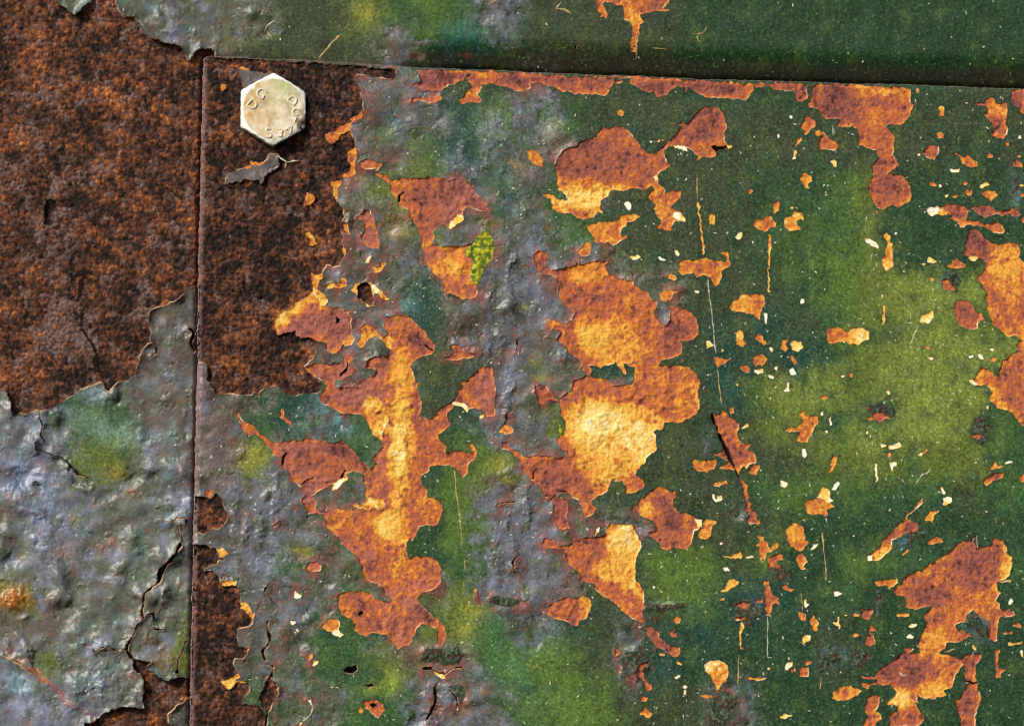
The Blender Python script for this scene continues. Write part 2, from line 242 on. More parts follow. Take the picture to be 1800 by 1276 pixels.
P t42 470,1080 530,1060 570,1090 620,1120 560,1130 530,1170 490,1140 430,1140 420,1110 460,1115
w t42 585,890 610,880 628,910 605,925
o t42 15,940 45,922 80,950 50,965 20,962
w t42 10,1080 30,1060 38,1100 12,1100
w t42 88,1120 105,1105 110,1180 92,1190
w t42 1472,1020 1490,1010 1492,1050 1478,1045
Y t42 560,130 580,130 580,220 570,300 550,305 555,220
w t42 548,40 560,45 560,75 550,70
w t42 415,1245 435,1235 430,1265 410,1262
w t42 45,1235 75,1235 70,1255 50,1255
P t33 190,640 200,590 240,540 290,520 340,470 400,445 450,460 490,500 535,490 540,540 510,580 520,630 570,680 630,680 700,720 730,730 775,760 770,800 740,830 700,850 680,940 660,980 600,1000 560,990 510,985 490,1010 450,1010 420,985 400,950 350,910 305,880 310,850 350,840 370,840 350,780 340,750 280,725 220,700
c t33 700,725 770,745 770,790 745,810 720,770
O t33 730,870 770,810 790,750 830,730 900,750 890,780 850,800 858,885 800,915 740,895
O t33 675,270 700,210 740,230 800,215 900,210 890,250 890,290 840,300 800,335 790,310 720,310
o t33 1165,325 1200,300 1230,260 1275,270 1275,300 1235,350 1210,335
o t33 865,430 900,415 950,400 985,395 985,420 940,430 890,450 870,450
w t33 860,520 880,520 890,560 905,555 900,530 940,530 955,570 920,580 890,590 870,560
w t33 1455,390 1490,400 1525,430 1500,465 1460,440
w t33 1650,120 1680,115 1690,170 1670,200 1650,180
P t33 0,780 150,770 160,820 210,870 238,930 235,970 220,1015 190,1060 185,1130 185,1290 t34 210,20 250,80 258,180 250,250 255,350 235,365 140,330 60,250 0,220 t24 1790,210 1740,150 1680,130 1620,80 1610,20 1500,10 1490,20 t23 1500,1200 1440,1170 1390,1120 1370,1040 1320,990 1280,990 1230,990 1190,1005 1170,960 1170,910 1260,910 1310,970 1380,970 1450,930 1530,900 1600,900 1700,880 1760,770
c t23 1610,890 1640,810 1670,800 1665,840 1630,885
O t33 1500,870 1510,820 1560,770 1620,775 1665,830 1680,920 1705,935 1690,980 1620,1020 1580,990 1530,970 1525,910
O t33 1235,960 1290,920 1260,890 1270,875 1310,880 1310,920 1360,970 1370,1000 1390,940 1430,930 1450,980 1400,1010 1340,1020 1330,1100 1300,1080 1290,1160 1280,1060 1265,990
P t33 1345,1070 1400,1045 1470,1050 1490,1090 1420,1110 1465,1160 1430,1170 1380,1140 1370,1200 1350,1140
O t33 1590,1080 1640,1025 1670,1060 1700,1110 1660,1150 1690,1175 1640,1180 1610,1130
Y t33 920,1050 1000,1060 1060,1040 1115,1010 1130,1060 1125,1090 1060,1075 960,1070
c t33 1150,1070 1200,1055 1235,1068 1160,1080
w t33 950,1160 1000,1160 1015,1185 970,1190
w t33 1725,1000 1750,955 1790,960 1750,1000 1730,1010
w t33 925,940 945,935 952,955 930,962
O t43 -130,600 -90,560 -30,560 0,550 -10,510 10,470 40,460 95,500 100,550 125,575 90,600 145,635 75,640 70,700 50,715 0,690 -60,680 -100,690
c t43 -20,540 0,520 10,475 40,460 95,500 100,550 125,575 80,600 50,570
O t43 65,330 90,270 120,180 170,190 150,250 110,310 95,340
w t43 110,480 130,430 165,410 185,425 140,480
c t43 605,100 650,85 710,55 728,100 700,115 620,130
c t43 540,75 590,85 590,100 545,110
Y t43 595,155 632,155 630,190 600,190
w t43 615,235 680,235 680,265 650,270 640,330 630,300
w t43 485,240 505,250 510,370 495,450 488,340
w t43 865,170 890,150 915,155 900,180 870,182
Y t43 900,155 940,120 952,135 910,170
w t43 1070,460 1085,450 1095,480 1113,505 1095,522 1075,510
w t43 1085,550 1130,535 1165,545 1165,585 1110,620 1080,610 1095,580
O t43 905,735 950,680 970,655 1050,665 1010,720 990,760
P t43 420,1090 425,1060 500,1000 550,960 570,900 640,845 700,790 750,730 830,640 870,570 910,545 890,600 830,660 770,730 860,765 870,800 840,850 770,860 720,880 640,930 640,985 600,1030 550,1090 480,1100
c t43 425,1060 470,1060 470,1095 435,1098
O t43 955,940 980,905 1050,895 1100,930 1020,950 970,960
o t43 1505,280 1545,235 1560,260 1620,268 1560,295 1510,300
w t43 1625,245 1660,225 1720,235 1650,250
P t43 1450,390 1490,340 1540,330 1620,325 1620,370 1540,400 1490,420 1470,445 1450,430
o t43 1755,375 1800,335 1810,415 1770,405
o t43 725,1060 770,1000 795,1010 750,1055
O t43 500,1275 650,1255 680,1250 690,1300 t44 660,40 610,80 590,45 500,40 490,10
P t44 730,0 730,30 680,50 655,100 680,130 750,140 770,160 745,190 760,230 830,248 900,245 970,225 970,260 910,305 930,340 920,420 880,500 850,560 880,600 870,630 810,640 790,630 830,600 820,590 750,590 750,630 690,650 650,690 560,740 500,810 480,840 380,830 355,845 440,860 500,870 480,890 380,890 370,920 420,950 450,920 560,910 620,910 670,970 640,1020 590,1060 590,1080 680,1095 690,1110 640,1150 595,1180 620,1290 850,1270 920,1230 910,1170 860,1120 830,1060 870,1080 860,1020 850,1000 940,1035 1080,1020 1115,1000 1090,950 1170,940 1180,870 1215,800 1260,720 1270,820 1290,880 1310,900 1270,970 1200,1040 1200,1110 1220,1200 1240,1320 1360,1320 1370,1150 1410,1060 1415,1020 1380,960 1390,900 1365,850 1370,740 1410,690 1420,650 1300,640 1220,680 1180,655 1100,640 1050,625 1105,590 1110,540 1180,545 1340,490 1310,450 1200,430 1190,390 1280,350 1290,310 1350,260 1380,300 1430,330 1490,340 1500,400 1490,500 1530,510 1560,400 1580,320 1640,320 1730,300 1690,270 1660,240 1600,265 1580,230 1570,190 1550,170 1590,110 1570,90 1555,60 1560,0 t43 1640,1260 1690,1200 1695,1080 1640,1030 1620,930 1510,900 1510,960 1400,990 1340,930 1260,930 1170,1000 1060,1080 960,1130 900,1190 800,1215 740,1260
o t43 1560,1270 1690,1275 1690,1290 1600,1290
O t44 105,1030 120,970 200,925 270,920 370,960 320,1010 230,1050 150,1045
P t44 370,1290 420,1180 390,1100 420,1020 490,1000 545,1010 530,1080 490,1140 530,1150 545,1210 500,1250 470,1290
P t44 1535,600 1570,600 1575,680 1560,760 1650,785 1590,800 1590,850 1540,850 1535,700
Y t44 1655,545 1760,530 1790,530 1750,560 1660,562
o t44 1610,450 1695,450 1690,470 1620,465
P t44 1690,370 1740,365 1778,400 1760,415 1690,395
Y t44 665,300 720,288 785,295 780,315 700,318
c t44 775,405 810,375 860,380 855,400 800,415
w t44 765,490 800,470 833,490 820,505 770,503
w t44 130,95 160,95 205,120 150,140 130,130
P t44 360,250 400,240 470,260 450,340 390,345 365,310
o t44 295,285 350,290 350,310 300,310
c t44 220,290 270,305 225,308
c t44 110,360 150,365 165,315 178,320 180,370 185,420 175,430 160,385 115,375
o t44 285,480 310,462 350,470 340,490 300,500
P t44 430,375 470,400 505,440 450,450 490,510 485,555 420,580 395,560 410,500 440,480
c t44 1335,565 1350,560 1380,605 1360,615 1335,590
w t44 1655,190 1680,140 1700,180 1670,210
w t44 1755,610 1780,610 1790,680 1765,650
Y t34 925,95 980,40 1000,0 1040,-20 1080,10 1040,60 990,100
Y t34 780,760 775,740 810,705 880,700 950,715 985,745 1000,800 980,870 940,900 915,950 895,965 885,920 850,880 840,830 800,800
o t34 915,155 960,150 965,165 930,175
w t34 330,50 350,38 362,55 345,68
o t34 510,345 550,310 580,330 570,365 540,378
o t34 480,460 510,422 530,430 520,460 550,465 530,495 500,490
P t34 260,400 310,395 380,440 390,490 480,560 570,585 570,640 530,672 480,650 430,600 370,590 350,540 290,470
Y t34 390,635 440,632 440,655 395,655
c t34 540,705 570,715 605,745 555,735
c t34 525,845 570,825 582,840 540,862
w t34 590,930 620,910 638,935 610,948
w t34 605,960 628,960 620,1005 605,995
O t34 230,1020 250,1012 295,1020 280,1055 235,1055
O t34 220,1150 265,1105 300,1130 335,1165 315,1198 270,1190 225,1175
O t34 730,1000 780,1005 855,990 850,1020 790,1030
Y t34 1100,370 1115,365 1140,410 1115,460 1105,520 1115,580 1135,610 1095,615 1095,500
P t34 1305,0 1340,0 1380,120 1450,150 1430,170 1460,200 1380,205 1370,320 1330,300 1320,150
P t34 1235,170 1300,165 1300,190 1240,195
P t34 1450,50 1500,20 1540,65 1580,80 1530,100 1490,80
c t34 1655,170 1675,160 1680,195 1710,210 1675,240 1660,220
o t34 1605,305 1610,270 1670,290 1680,320 1665,355 1630,340
O t34 1705,350 1740,305 1790,370 1780,440 1750,440
c t34 1650,575 1645,500 1660,475 1720,480 1720,520 1670,540
c t34 1485,770 1510,720 1560,715 1560,745 1510,790
o t34 1535,775 1580,755 1590,790 1545,810
P t34 1620,765 1695,760 1700,840 1615,840
o t34 1670,720 1700,690 1735,715 1680,748
O t34 1170,850 1240,840 1335,858 1310,872 1180,868
c t34 1440,1185 1500,1168 1565,1182 1520,1205 1450,1202
w t34 1335,760 1375,765 1345,785
P t34 1050,215 1110,180 1180,190 1160,270 1100,240
P t34 1040,330 1120,310 1180,330 1120,350 1060,345
P t24 1195,270 1240,200 1330,160 1480,140 1560,140 1600,200 1560,310 1480,350 1470,390 1430,390 1400,370 1280,330 1210,300
O t24 1480,150 1560,140 1600,210 1560,310 1490,325 1480,240
o t24 550,80 580,65 600,95 580,110 595,160 575,175 570,120
y t24 200,790 250,800 310,820 320,850 290,855 240,830
O t14 1015,390 1100,335 1165,335 1185,380 1170,420 1120,450 1060,440
w t14 1105,460 1170,420 1215,475 1180,505 1150,480
w t14 785,90 850,130 830,155 780,150
w t14 735,340 790,340 805,370 770,390 740,370
c t14 780,415 810,415 825,440 810,450
O t14 900,690 905,645 940,635 945,670 915,700
c t14 940,745 955,705 1000,705 995,730 955,750
w t14 890,1040 930,1030 950,1110 935,1090
c t14 820,1260 840,1235 855,1240 845,1265
y t14 315,170 350,190 400,240 435,300 430,360 370,280 310,240
y t14 155,0 275,0 270,40 160,35
y t14 150,880 240,860 290,810 310,840 260,880 390,890 270,905 220,950 180,930
P t14 1380,1060 1450,1040 1560,1070 1575,1130 1520,1200 1460,1160 1400,1110
o t14 1345,1150 1360,1100 1390,1125 1375,1165
D t14 1200,780 1280,740 1340,735 1350,780 1290,815 1220,815
D t14 1400,915 1470,895 1480,930 1440,940
D t14 1430,1085 1480,1070 1510,1090 1470,1115
D t14 1340,280 1380,265 1390,290 1350,315
H t12 1335,10 1400,-50 1470,20 1500,110 1480,140 1440,130 1340,70
D t12 1150,230 1195,265 1155,300
H t11 1340,1240 1410,1200 1450,1230 1470,1290 t12 1440,120 1340,70
P t34 200,750 290,700 300,720 240,790 260,850 330,920 330,950 280,960 250,890 190,820
P t34 0,590 60,620 50,650 0,660
P t43 1330,0 1400,-20 1430,10 1390,40
O t13 0,490 80,475 60,520 40,550 0,530
y t13 90,1000 160,985 200,1020 150,1080
"""
LINES = """
X 4 t02 690,-10 710,-60 t01 700,1230
X 4 t02 660,100 690,60 720,-20 t01 700,1200 740,1120 800,1110
X 5 t01 620,1200 660,1140 720,1120
X 3 t02 720,150 705,280 710,340 760,410 810,490 845,560 830,640
X 8 t02 830,640 835,700
X 3 t02 345,1070 345,1120 375,1180 355,1290 t03 365,20 385,60
X 3 t03 310,60 325,130 380,140 520,190 580,230 680,340 770,380
X 3 t02 1325,455 1375,510 1370,560 1340,570
X 5 t02 1660,340 1700,380 1670,460 1700,540
X 3 t03 1500,770 1560,720 1640,740 1635,775
X 3 t03 1565,790 1575,870 1605,910 1580,970
X 8 t03 1580,970 1530,1050 1470,1130 1410,1190 1400,1290 t04 1390,10
X 3 t04 745,560 830,625 880,590 950,575 1030,630 1085,605
X 3 t04 1255,340 1290,300 1350,285 1410,230 1425,150 1455,60
X 3 t04 1350,285 1320,400 1370,430 1430,435
X 4 t04 1620,540 1580,650 1545,780 1545,810
X 3 t04 1650,870 1650,1010
X 3 t03 260,440 320,410
X 5 t14 550,370 545,440 575,520 545,570 500,610 520,690 560,740 600,755 580,830
X 5 t14 545,1170 530,1320
X 3 t14 525,70 515,110 570,30
X 3 t14 590,180 560,120
X 3 t24 120,770 190,770
X 7 t24 120,770 185,775
X 3 t24 190,780 320,820 380,770 460,760
X 5 t24 215,940 225,1010 215,1100 150,1220
X 3 t24 350,960 405,1020 410,1090
X 3 t24 985,180 1010,185
X 4 t11 1700,490 1710,440 1750,410
X 3 t13 1195,370 1230,300
X 3 t13 680,260 690,190 720,160
X 3 t23 1080,380 1090,330 1120,290
X 3 t13 850,430 900,390 970,365
X 3 t23 1240,560 1290,520 1370,495
X 3 t13 605,800 610,790 660,750
X 3 t22 940,440 950,430 1000,395
X 3 t22 945,440 950,490 920,560
X 3 t22 845,1100 850,1090 910,1060
X 3 t22 850,1100 860,1130 845,1170
X 3 t23 905,1110 915,1095 965,1060
X 3 t23 910,1110 920,1150 890,1230
X 3 t23 760,630 770,600 920,585
X 3 t33 930,0 1000,150 1050,280 1100,370
X 5 t33 920,-10 1000,170 1040,260
X 5 t32 855,1100 900,1230
X 3 t12 1190,750 1250,690 1260,640
X 3 t10 20,420 50,440 50,480
X 4 t20 1450,440 1465,390
X 3 t22 130,480 200,530
X 3 t44 1270,890 1400,895
X 3 t43 1340,930 1380,880 1390,1000
S 2 t30 195,280 195,530
S 1.5 t31 725,250 730,480
S 1.5 t31 825,1170 825,1290 t32 830,0 860,230 880,440 890,560
S 1.5 t32 905,690 920,840 945,1010
S 2 t43 25,850 40,1000 55,1130 62,1280
S 2 t43 60,700 65,770
S 1.5 t23 395,300 410,500 440,700 460,900 460,980
S 1.5 t23 480,1080 490,1190
S 1.5 t42 870,300 840,380 800,485
S 2 t04 10,655 150,730 290,835
S 2 t34 1090,640 1085,800 1080,910
S 1.5 t34 1340,310 1345,400 1340,520 1340,670 1380,675
S 1.5 t34 1635,100 1650,270
S 2 t34 1085,845 1120,848
S 1.5 t40 120,1100 120,1200
S 3 t10 1000,510 1060,440 1110,380 1185,305
S 2 t10 1220,260 1255,215
S 2 t14 950,1100 930,1170 850,1240
S 2 t30 725,300 770,290 800,265 815,230
S 1.5 t30 725,310 735,350 760,370
S 3 t20 1285,80 1335,10
S 3 t20 1290,75 1360,80 1420,120
S 2 t30 330,420 450,430
S 2 t11 640,95 720,150 830,135
S 2 t11 720,150 700,210
S 2 t11 950,180 960,190
S 1.5 t43 975,290 960,320 900,350 880,380 840,435
S 1.5 t43 1560,715 1550,740 1565,785
S 2 t13 450,100 440,90
S 2 t10 520,280 540,230 610,175
S 2 t10 540,270 590,330
S 2 t44 1100,630 1190,595
S 2 t44 700,800 730,835 770,830
S 2 t44 20,840 5,960
S 2 t44 1090,215 1110,250
"""
GRID = """
eeeeeseeddogGgbdddddDDDDDDDDDD
eeeeeseddddegtgdddddDDDDDDDDDD
kkkkkkuuuuussddsddddDDDDDdDDdd
uuuuuuuuuuusstGbgddddddddddddd
uuuuuuuuuuusotbgmDddddddddddDd
uuuuuuuuuueoosstgmddddDDgoDDdD
uuuuuuuuuuemosseggddddDDgoDDDD
uuuuuuuuuuuesssbbeddddDDGoDDDD
uuuuuuuuuusetesbseeedddDGollld
uuuuusuuuusetukbseeeddtdgoolog
uuuuuuuuuueeddbsetdddtdtgollll
etgeuukettee ddbeedeedtollollld
bbgguuugtbgedDbsoeddddooglllog
bbooesuosggeDGosueddddddooooog
bbbessubbeeeDGubedddddgGggggdg
ebeeesubseggDGbbseeddddDDDDDDD
ebueesubgeeoDgbbsodGGdGDDGgDDg
oueeeeusbegueobsmddGGttDgDDDDD
uueesousegg soogstdsdtDDDdDDDDD
boeesouseggouegGGdstDDDDdDDDDD
bbbeukugeeggbbsgGGdddsDDDDDDDD
bbbeukugeeggbbsgGGdddsDDDDDDDD
"""
BLOBS = """
t 1260 575 34 24 0 .7
t 1545 730 42 32 0 .8
t 1565 590 28 16 0 .8
t 1375 628 36 16 0 .8
t 1285 690 22 22 0 .7
k 1722 752 14 16 0 .8
D 1560 905 150 18 0 .6
l 1610 610 60 30 0 .5
l 1640 700 90 40 -5 .5
l 1590 550 50 22 0 .5
l 1450 780 70 22 0 .4
l 1390 690 40 20 0 .4
G 1400 430 60 90 0 .5
G 1500 330 30 20 0 .6
G 1420 855 60 25 0 .5
G 1180 1005 60 22 10 .6
G 1215 1035 50 24 0 .6
t 1180 1110 80 30 0 .5
t 1350 1075 60 50 0 .6
D 1700 330 60 50 0 .4
b 880 30 22 18 30 .9 2
b 868 215 22 22 0 .9 2
b 812 268 6 18 0 .9 2
b 738 385 20 16 0 .4
697a86 795 285 22 14 40 .8 1
t 765 260 40 24 0 .7
335f40 880 320 28 50 0 .8
335f40 885 370 22 18 0 .7
m 925 300 34 34 0 .95
8a7a30 905 290 14 5 0 .7
G 760 275 12 20 0 .4
G 1000 410 50 40 0 .5
G 690 240 40 14 0 .5
8c8a30 700 360 14 34 0 .7
8c8a30 850 390 20 14 20 .7
8c8a30 690 400 20 12 0 .7
8c8a30 715 410 22 10 0 .6
8c8a30 925 540 10 7 0 .8
8c8a30 945 637 10 7 0 .8
8c8a30 950 665 14 7 10 .9
8c8a30 530 972 24 9 20 .9
8c8a30 450 795 22 14 30 .7
8c8a30 430 815 26 20 0 .6
8c8a30 880 820 20 18 0 .7
8c8a30 895 840 18 10 0 .7
8c8a30 835 1070 22 14 20 .8
8c8a30 815 1105 24 14 0 .7
8c8a30 925 1035 20 9 20 .7
8c8a30 818 1230 10 16 0 .8
8c8a30 798 1262 8 12 0 .8
8a9a3a 690 1200 12 18 0 .7
8a9a3a 655 1210 20 10 0 .6
b 862 520 7 22 0 1 4
b 880 600 8 22 0 1 4
b 858 603 8 22 0 1 4
b 896 690 7 34 0 1 4
b 888 720 8 20 0 .8 3
b 898 470 6 44 0 1 4
b 925 890 7 34 0 1 4
b 895 915 5 12 0 1 3
b 875 955 6 15 0 1 3
b 905 965 9 25 0 1 3
b 872 1000 10 25 0 1 3
b 483 880 6 50 0 1 4
b 455 893 5 12 0 1 3
b 434 935 8 22 0 1 4
b 456 940 8 22 0 1 4
b 412 900 7 60 0 .8 3
b 470 985 14 14 0 .9 3
b 470 1005 20 12 0 .8 2
b 505 975 12 16 20 .7 2
b 752 1230 14 22 10 1 5
b 787 1233 15 20 -10 1 5
b 840 1180 22 9 40 .9 3
k 770 1228 4 30 10 .9 -5
b 900 1060 22 12 -10 .9 3
b 930 1050 12 18 30 .8 2
b 970 1105 14 18 0 .7 2
b 820 600 16 12 0 .9 3
u 810 560 28 18 0 .8 2
5a8890 705 545 26 18 -30 .7 1
5a8890 590 740 30 16 30 .7 1
5a8890 575 700 30 10 0 .5
365c36 540 745 20 20 0 .6
365c36 860 1110 30 26 0 .9 1
365c36 895 1140 44 30 0 .8 1
446c42 900 1180 40 34 30 .8 1
566f38 975 1150 34 34 0 .8 1
566f38 960 1240 60 30 0 .7 1
t 925 1210 20 14 0 .8
8c8a30 940 1170 12 8 0 .5
96a2c8 60 850 34 26 0 .7 4
96a2c8 70 895 26 24 20 .8 5
96a2c8 80 960 20 34 -15 .7 3
96a2c8 20 820 24 18 0 .6 2
7aa0b0 30 1200 30 14 35 .8 2
96a2c8 60 1250 40 14 20 .6 2
7aa0b0 175 1195 22 18 20 .6 3
a0a0c0 200 1020 20 8 0 .5 2
a0a0c0 200 975 20 10 0 .6 2
a0a0c0 330 880 26 30 0 .6 2
8a8ab0 265 790 12 30 20 .6 2
78968c 200 760 60 20 10 .6 1
607a66 150 735 46 22 0 .5 1
5c7862 240 775 30 22 0 .3 1
8aa0b8 165 690 20 14 0 .6 1
8aa0b8 50 750 20 12 0 .6 1
96602a 100 975 22 12 0 .8 3
9a5220 22 1052 20 18 0 1 5
9a5220 25 1048 30 24 0 .4 4
6a4a30 5 900 30 12 -20 .8
5c4a34 185 930 24 14 0 .7 2
8a4830 185 958 24 8 -20 .7 1
a06a34 230 862 14 8 0 .8 1
7a6020 205 830 16 12 20 .7
8c7428 125 910 8 6 0 .8 1
8a6a2a 265 1130 20 12 30 .8 3
8a6a2a 290 1160 18 20 30 .6 2
d07840 228 1187 9 8 0 .9 2
8a5a40 130 1125 8 6 0 .6
964a40 70 1190 70 4 38 1 1
b87850 60 1175 50 2 38 .9 1
d09a60 40 1165 40 1.6 35 .9 1
964a40 120 1235 60 3 38 .8 1
787c86 165 1205 44 40 0 .45 6
70767e 170 1140 60 30 0 .3 3
u 300 590 28 60 0 .6 2
m 350 670 14 30 0 .9 1
8a8090 352 690 12 30 0 .8 1
7c6c70 372 760 34 50 0 .6 1
7c6c70 385 830 30 40 0 .5 1
8a5a44 262 42 6 12 -20 .8
6a90a0 265 10 16 10 40 .6 1
8a88a0 300 30 10 40 -10 .6 2
9a80a0 312 66 16 8 20 .6
8c8a44 400 70 5 30 -10 .6
8c8a30 640 18 22 16 0 .6
8c8a40 650 30 12 14 0 .4
2a6658 815 60 34 20 0 .6
7c7884 740 76 30 4 0 .8 1
8a4840 738 76 8 2 0 .8
8a4040 730 98 14 6 0 .8
8a4840 816 96 12 3 0 .8
7c7884 690 60 18 9 15 .8 1
7c7884 660 150 30 20 0 .5
3c6478 690 205 20 10 20 .7
4c6a38 680 235 24 16 0 .6
7c7884 728 212 14 12 0 .7 2
7c7884 780 222 20 14 0 .6 2
8a4a50 650 400 9 26 10 .6 0
b06a50 820 618 22 7 0 .9
8a4640 805 625 30 8 -5 .9
6c5844 790 1150 40 18 0 .8 2
6c5844 720 1150 24 12 0 .6 1
96a28c 1110 1145 10 16 20 .5 2
96a28c 1100 1175 8 20 -20 .7 2
96a28c 1155 1065 36 5 -8 .7 2
k 1170 1070 24 5 -8 .6 0
k 1128 1175 14 12 0 .8 1
k 1330 1060 20 16 0 .6
5a6a80 1330 1070 18 18 0 .5
46707c 1300 1225 16 20 20 .6 0
5a5f6c 1265 1255 26 18 0 .7
3c3c2c 1280 1225 14 10 0 .6
46606c 1590 950 20 14 -40 .8
5a5a66 1455 1150 10 26 0 .6
46606c 1462 1155 20 14 0 .6
3c3424 1545 1050 6 30 0 .5
46606c 1480 1150 30 14 0 .5
5a6470 1725 1095 14 26 0 .8
46606c 1715 1100 24 22 0 .6
5c5060 1745 1100 6 22 0 .8
708090 1785 340 8 30 0 .6
5c707c 1665 495 14 12 0 .7
5c606c 1245 775 6 22 0 .7
8c9a98 1300 900 12 12 40 .6
b0b8a0 975 225 12 20 0 .5 1
8c9480 968 245 9 12 0 .6 1
"""
WARMTH = """
1060 755 50 36 0 .34
1085 770 60 46 0 .14
1040 735 34 26 0 .12
1130 700 60 40 0 .02
1070 600 50 26 0 .26
1045 590 26 20 0 .14
1110 540 30 26 0 .05
1090 655 30 12 0 .3
1130 780 26 30 0 .2
1085 850 34 20 0 .16
1095 955 26 24 0 .34
1100 940 34 22 0 .15
1090 1010 40 22 0 .28
1110 1050 22 20 0 .12
1020 275 60 34 0 -.12
1000 340 60 22 0 .22
1060 350 60 16 0 .22
985 240 14 30 0 -.16
1015 240 30 14 0 -.14
1170 260 24 30 0 -.08
1235 215 30 30 0 -.12
1250 235 20 14 0 -.06
1170 375 20 16 0 .16
1085 290 50 22 0 -.03
1030 480 34 14 0 .2
1190 570 30 22 0 -.02
1190 580 14 12 0 -.16
1160 690 50 30 0 .10
1210 700 14 26 0 .12
1190 880 30 14 0 -.12
1185 910 16 20 30 -.20
1200 945 26 14 0 -.02
1135 895 16 14 0 .18
700 700 20 90 0 .18
705 760 14 60 0 .18
700 830 14 60 0 .24
690 940 24 30 0 .26
680 925 18 18 0 .2
700 1000 14 14 0 .14
655 875 22 10 0 .25
735 800 30 20 0 .03
755 890 20 20 0 .12
740 1010 24 24 0 .10
700 600 30 24 0 -.05
735 600 20 10 45 -.24
760 350 36 14 0 -.12
800 330 30 14 20 -.26
840 360 20 10 40 -.22
750 395 30 14 0 -.08
790 440 20 30 0 .14
770 470 36 14 0 .08
800 490 24 30 0 .1
560 800 40 30 0 -.10
600 790 24 12 20 -.26
640 815 20 8 40 -.22
540 870 12 14 0 -.22
560 780 40 10 0 .02
600 915 20 16 0 .12
630 1000 30 40 30 .02
650 1060 60 30 0 .02
745 1080 18 10 45 -.22
730 1065 24 16 0 -.08
520 580 30 18 -30 -.12
590 570 40 20 0 -.12
620 590 20 20 0 -.02
520 540 12 30 50 .3
495 570 12 14 0 .3
600 700 40 14 0 -.12
570 650 24 10 0 .02
955 465 12 16 0 -.14
952 690 12 14 0 -.12
985 900 12 30 0 -.16
970 570 14 8 0 -.04
970 840 40 30 0 -.08
950 960 10 8 0 -.16
860 680 26 40 0 -.06
830 700 16 16 0 .04
780 745 16 10 0 -.08
740 740 14 16 0 -.12
1500 180 60 30 0 -.10
1560 185 40 26 0 .04
1530 160 30 8 0 .22
1480 185 40 30 0 -.10
1525 200 20 12 0 .14
1560 340 30 24 -20 -.10
1535 345 14 14 0 .16
1550 280 16 20 0 -.02
1750 190 18 14 0 .16
1745 220 12 20 0 -.08
1785 175 14 20 0 -.12
900 147 60 12 0 -.10
1200 155 90 10 0 -.10
1030 150 60 12 0 -.06
760 137 40 14 0 -.22
810 155 14 14 0 .12
850 133 20 8 0 .16
1300 160 40 10 0 -.02
1400 160 30 14 0 -.08
1670 370 22 14 0 -.12
1640 370 16 10 0 .25
1690 395 14 10 0 .14
1740 370 40 14 0 -.14
1740 400 20 14 0 .10
1720 430 26 30 0 -.16
1770 450 30 30 0 .14
1760 500 30 40 0 .10
1735 560 14 30 0 .16
1700 550 26 20 0 -.14
1720 520 18 20 0 -.02
1780 600 20 30 0 .12
1770 660 20 34 0 .0
1740 690 14 18 0 .12
1725 655 10 12 0 .16
1790 700 20 30 0 .02
1770 720 30 8 40 .12
1470 590 16 14 0 -.02
1505 590 12 14 0 .25
1522 590 8 16 0 .25
1310 530 22 18 0 .12
1330 530 10 20 0 -.12
1285 800 14 30 60 -.06
1310 790 18 30 0 -.04
1310 815 12 10 0 .12
1300 830 10 6 0 .14
1325 870 6 14 0 .22
1322 900 8 14 0 -.12
1580 945 26 12 -40 -.06
1550 975 18 10 -30 .28
1600 925 16 12 -40 -.20
1690 980 40 26 0 -.10
1640 1050 30 20 0 -.14
1640 990 30 10 -40 .18
1770 1000 8 26 0 .3
1700 1050 40 30 0 .02
1750 1050 20 20 0 .16
1720 1010 50 26 0 -.06
1650 1130 34 24 0 .24
1690 1110 24 14 0 -.04
1585 1180 40 26 0 -.12
1640 1180 40 26 0 -.04
1660 1170 14 24 0 .18
1640 1215 24 14 0 .25
1585 1225 16 12 0 .32
1610 1195 20 10 0 -.06
1600 1255 20 20 0 .0
1700 1170 14 14 0 -.06
1700 1230 14 30 0 -.12
1690 1200 8 12 0 .14
1535 1230 14 26 0 -.06
1540 1255 8 10 0 .2
1485 1215 26 10 0 .06
1250 1165 20 10 0 .2
1255 1195 14 16 0 -.02
1165 1120 24 20 40 -.18
1110 15 26 14 0 .16
1150 12 20 10 0 -.10
1112 55 8 26 0 .08
1122 35 6 10 0 .2
80 90 60 50 0 .05
250 200 60 60 0 .10
60 120 30 30 0 .15
40 650 30 24 0 .25
20 240 20 20 0 .2
230 560 40 60 0 -.12
140 690 90 30 0 -.06
300 420 40 60 0 -.06
540 130 100 20 0 -.10
560 190 50 60 0 -.10
570 260 60 26 0 -.04
420 560 50 80 0 .05
470 670 60 40 0 .06
570 380 24 60 0 .12
400 640 30 30 0 .12
380 1120 60 60 0 -.04
470 1205 20 24 0 .05
300 1200 40 26 0 -.12
655 510 10 20 20 .2
1000 138 90 12 0 -.06
1200 156 110 12 0 -.08
860 136 60 12 0 -.08
760 140 40 20 0 -.06
1380 156 40 12 0 -.08
"""
rng = np.random.default_rng(7)
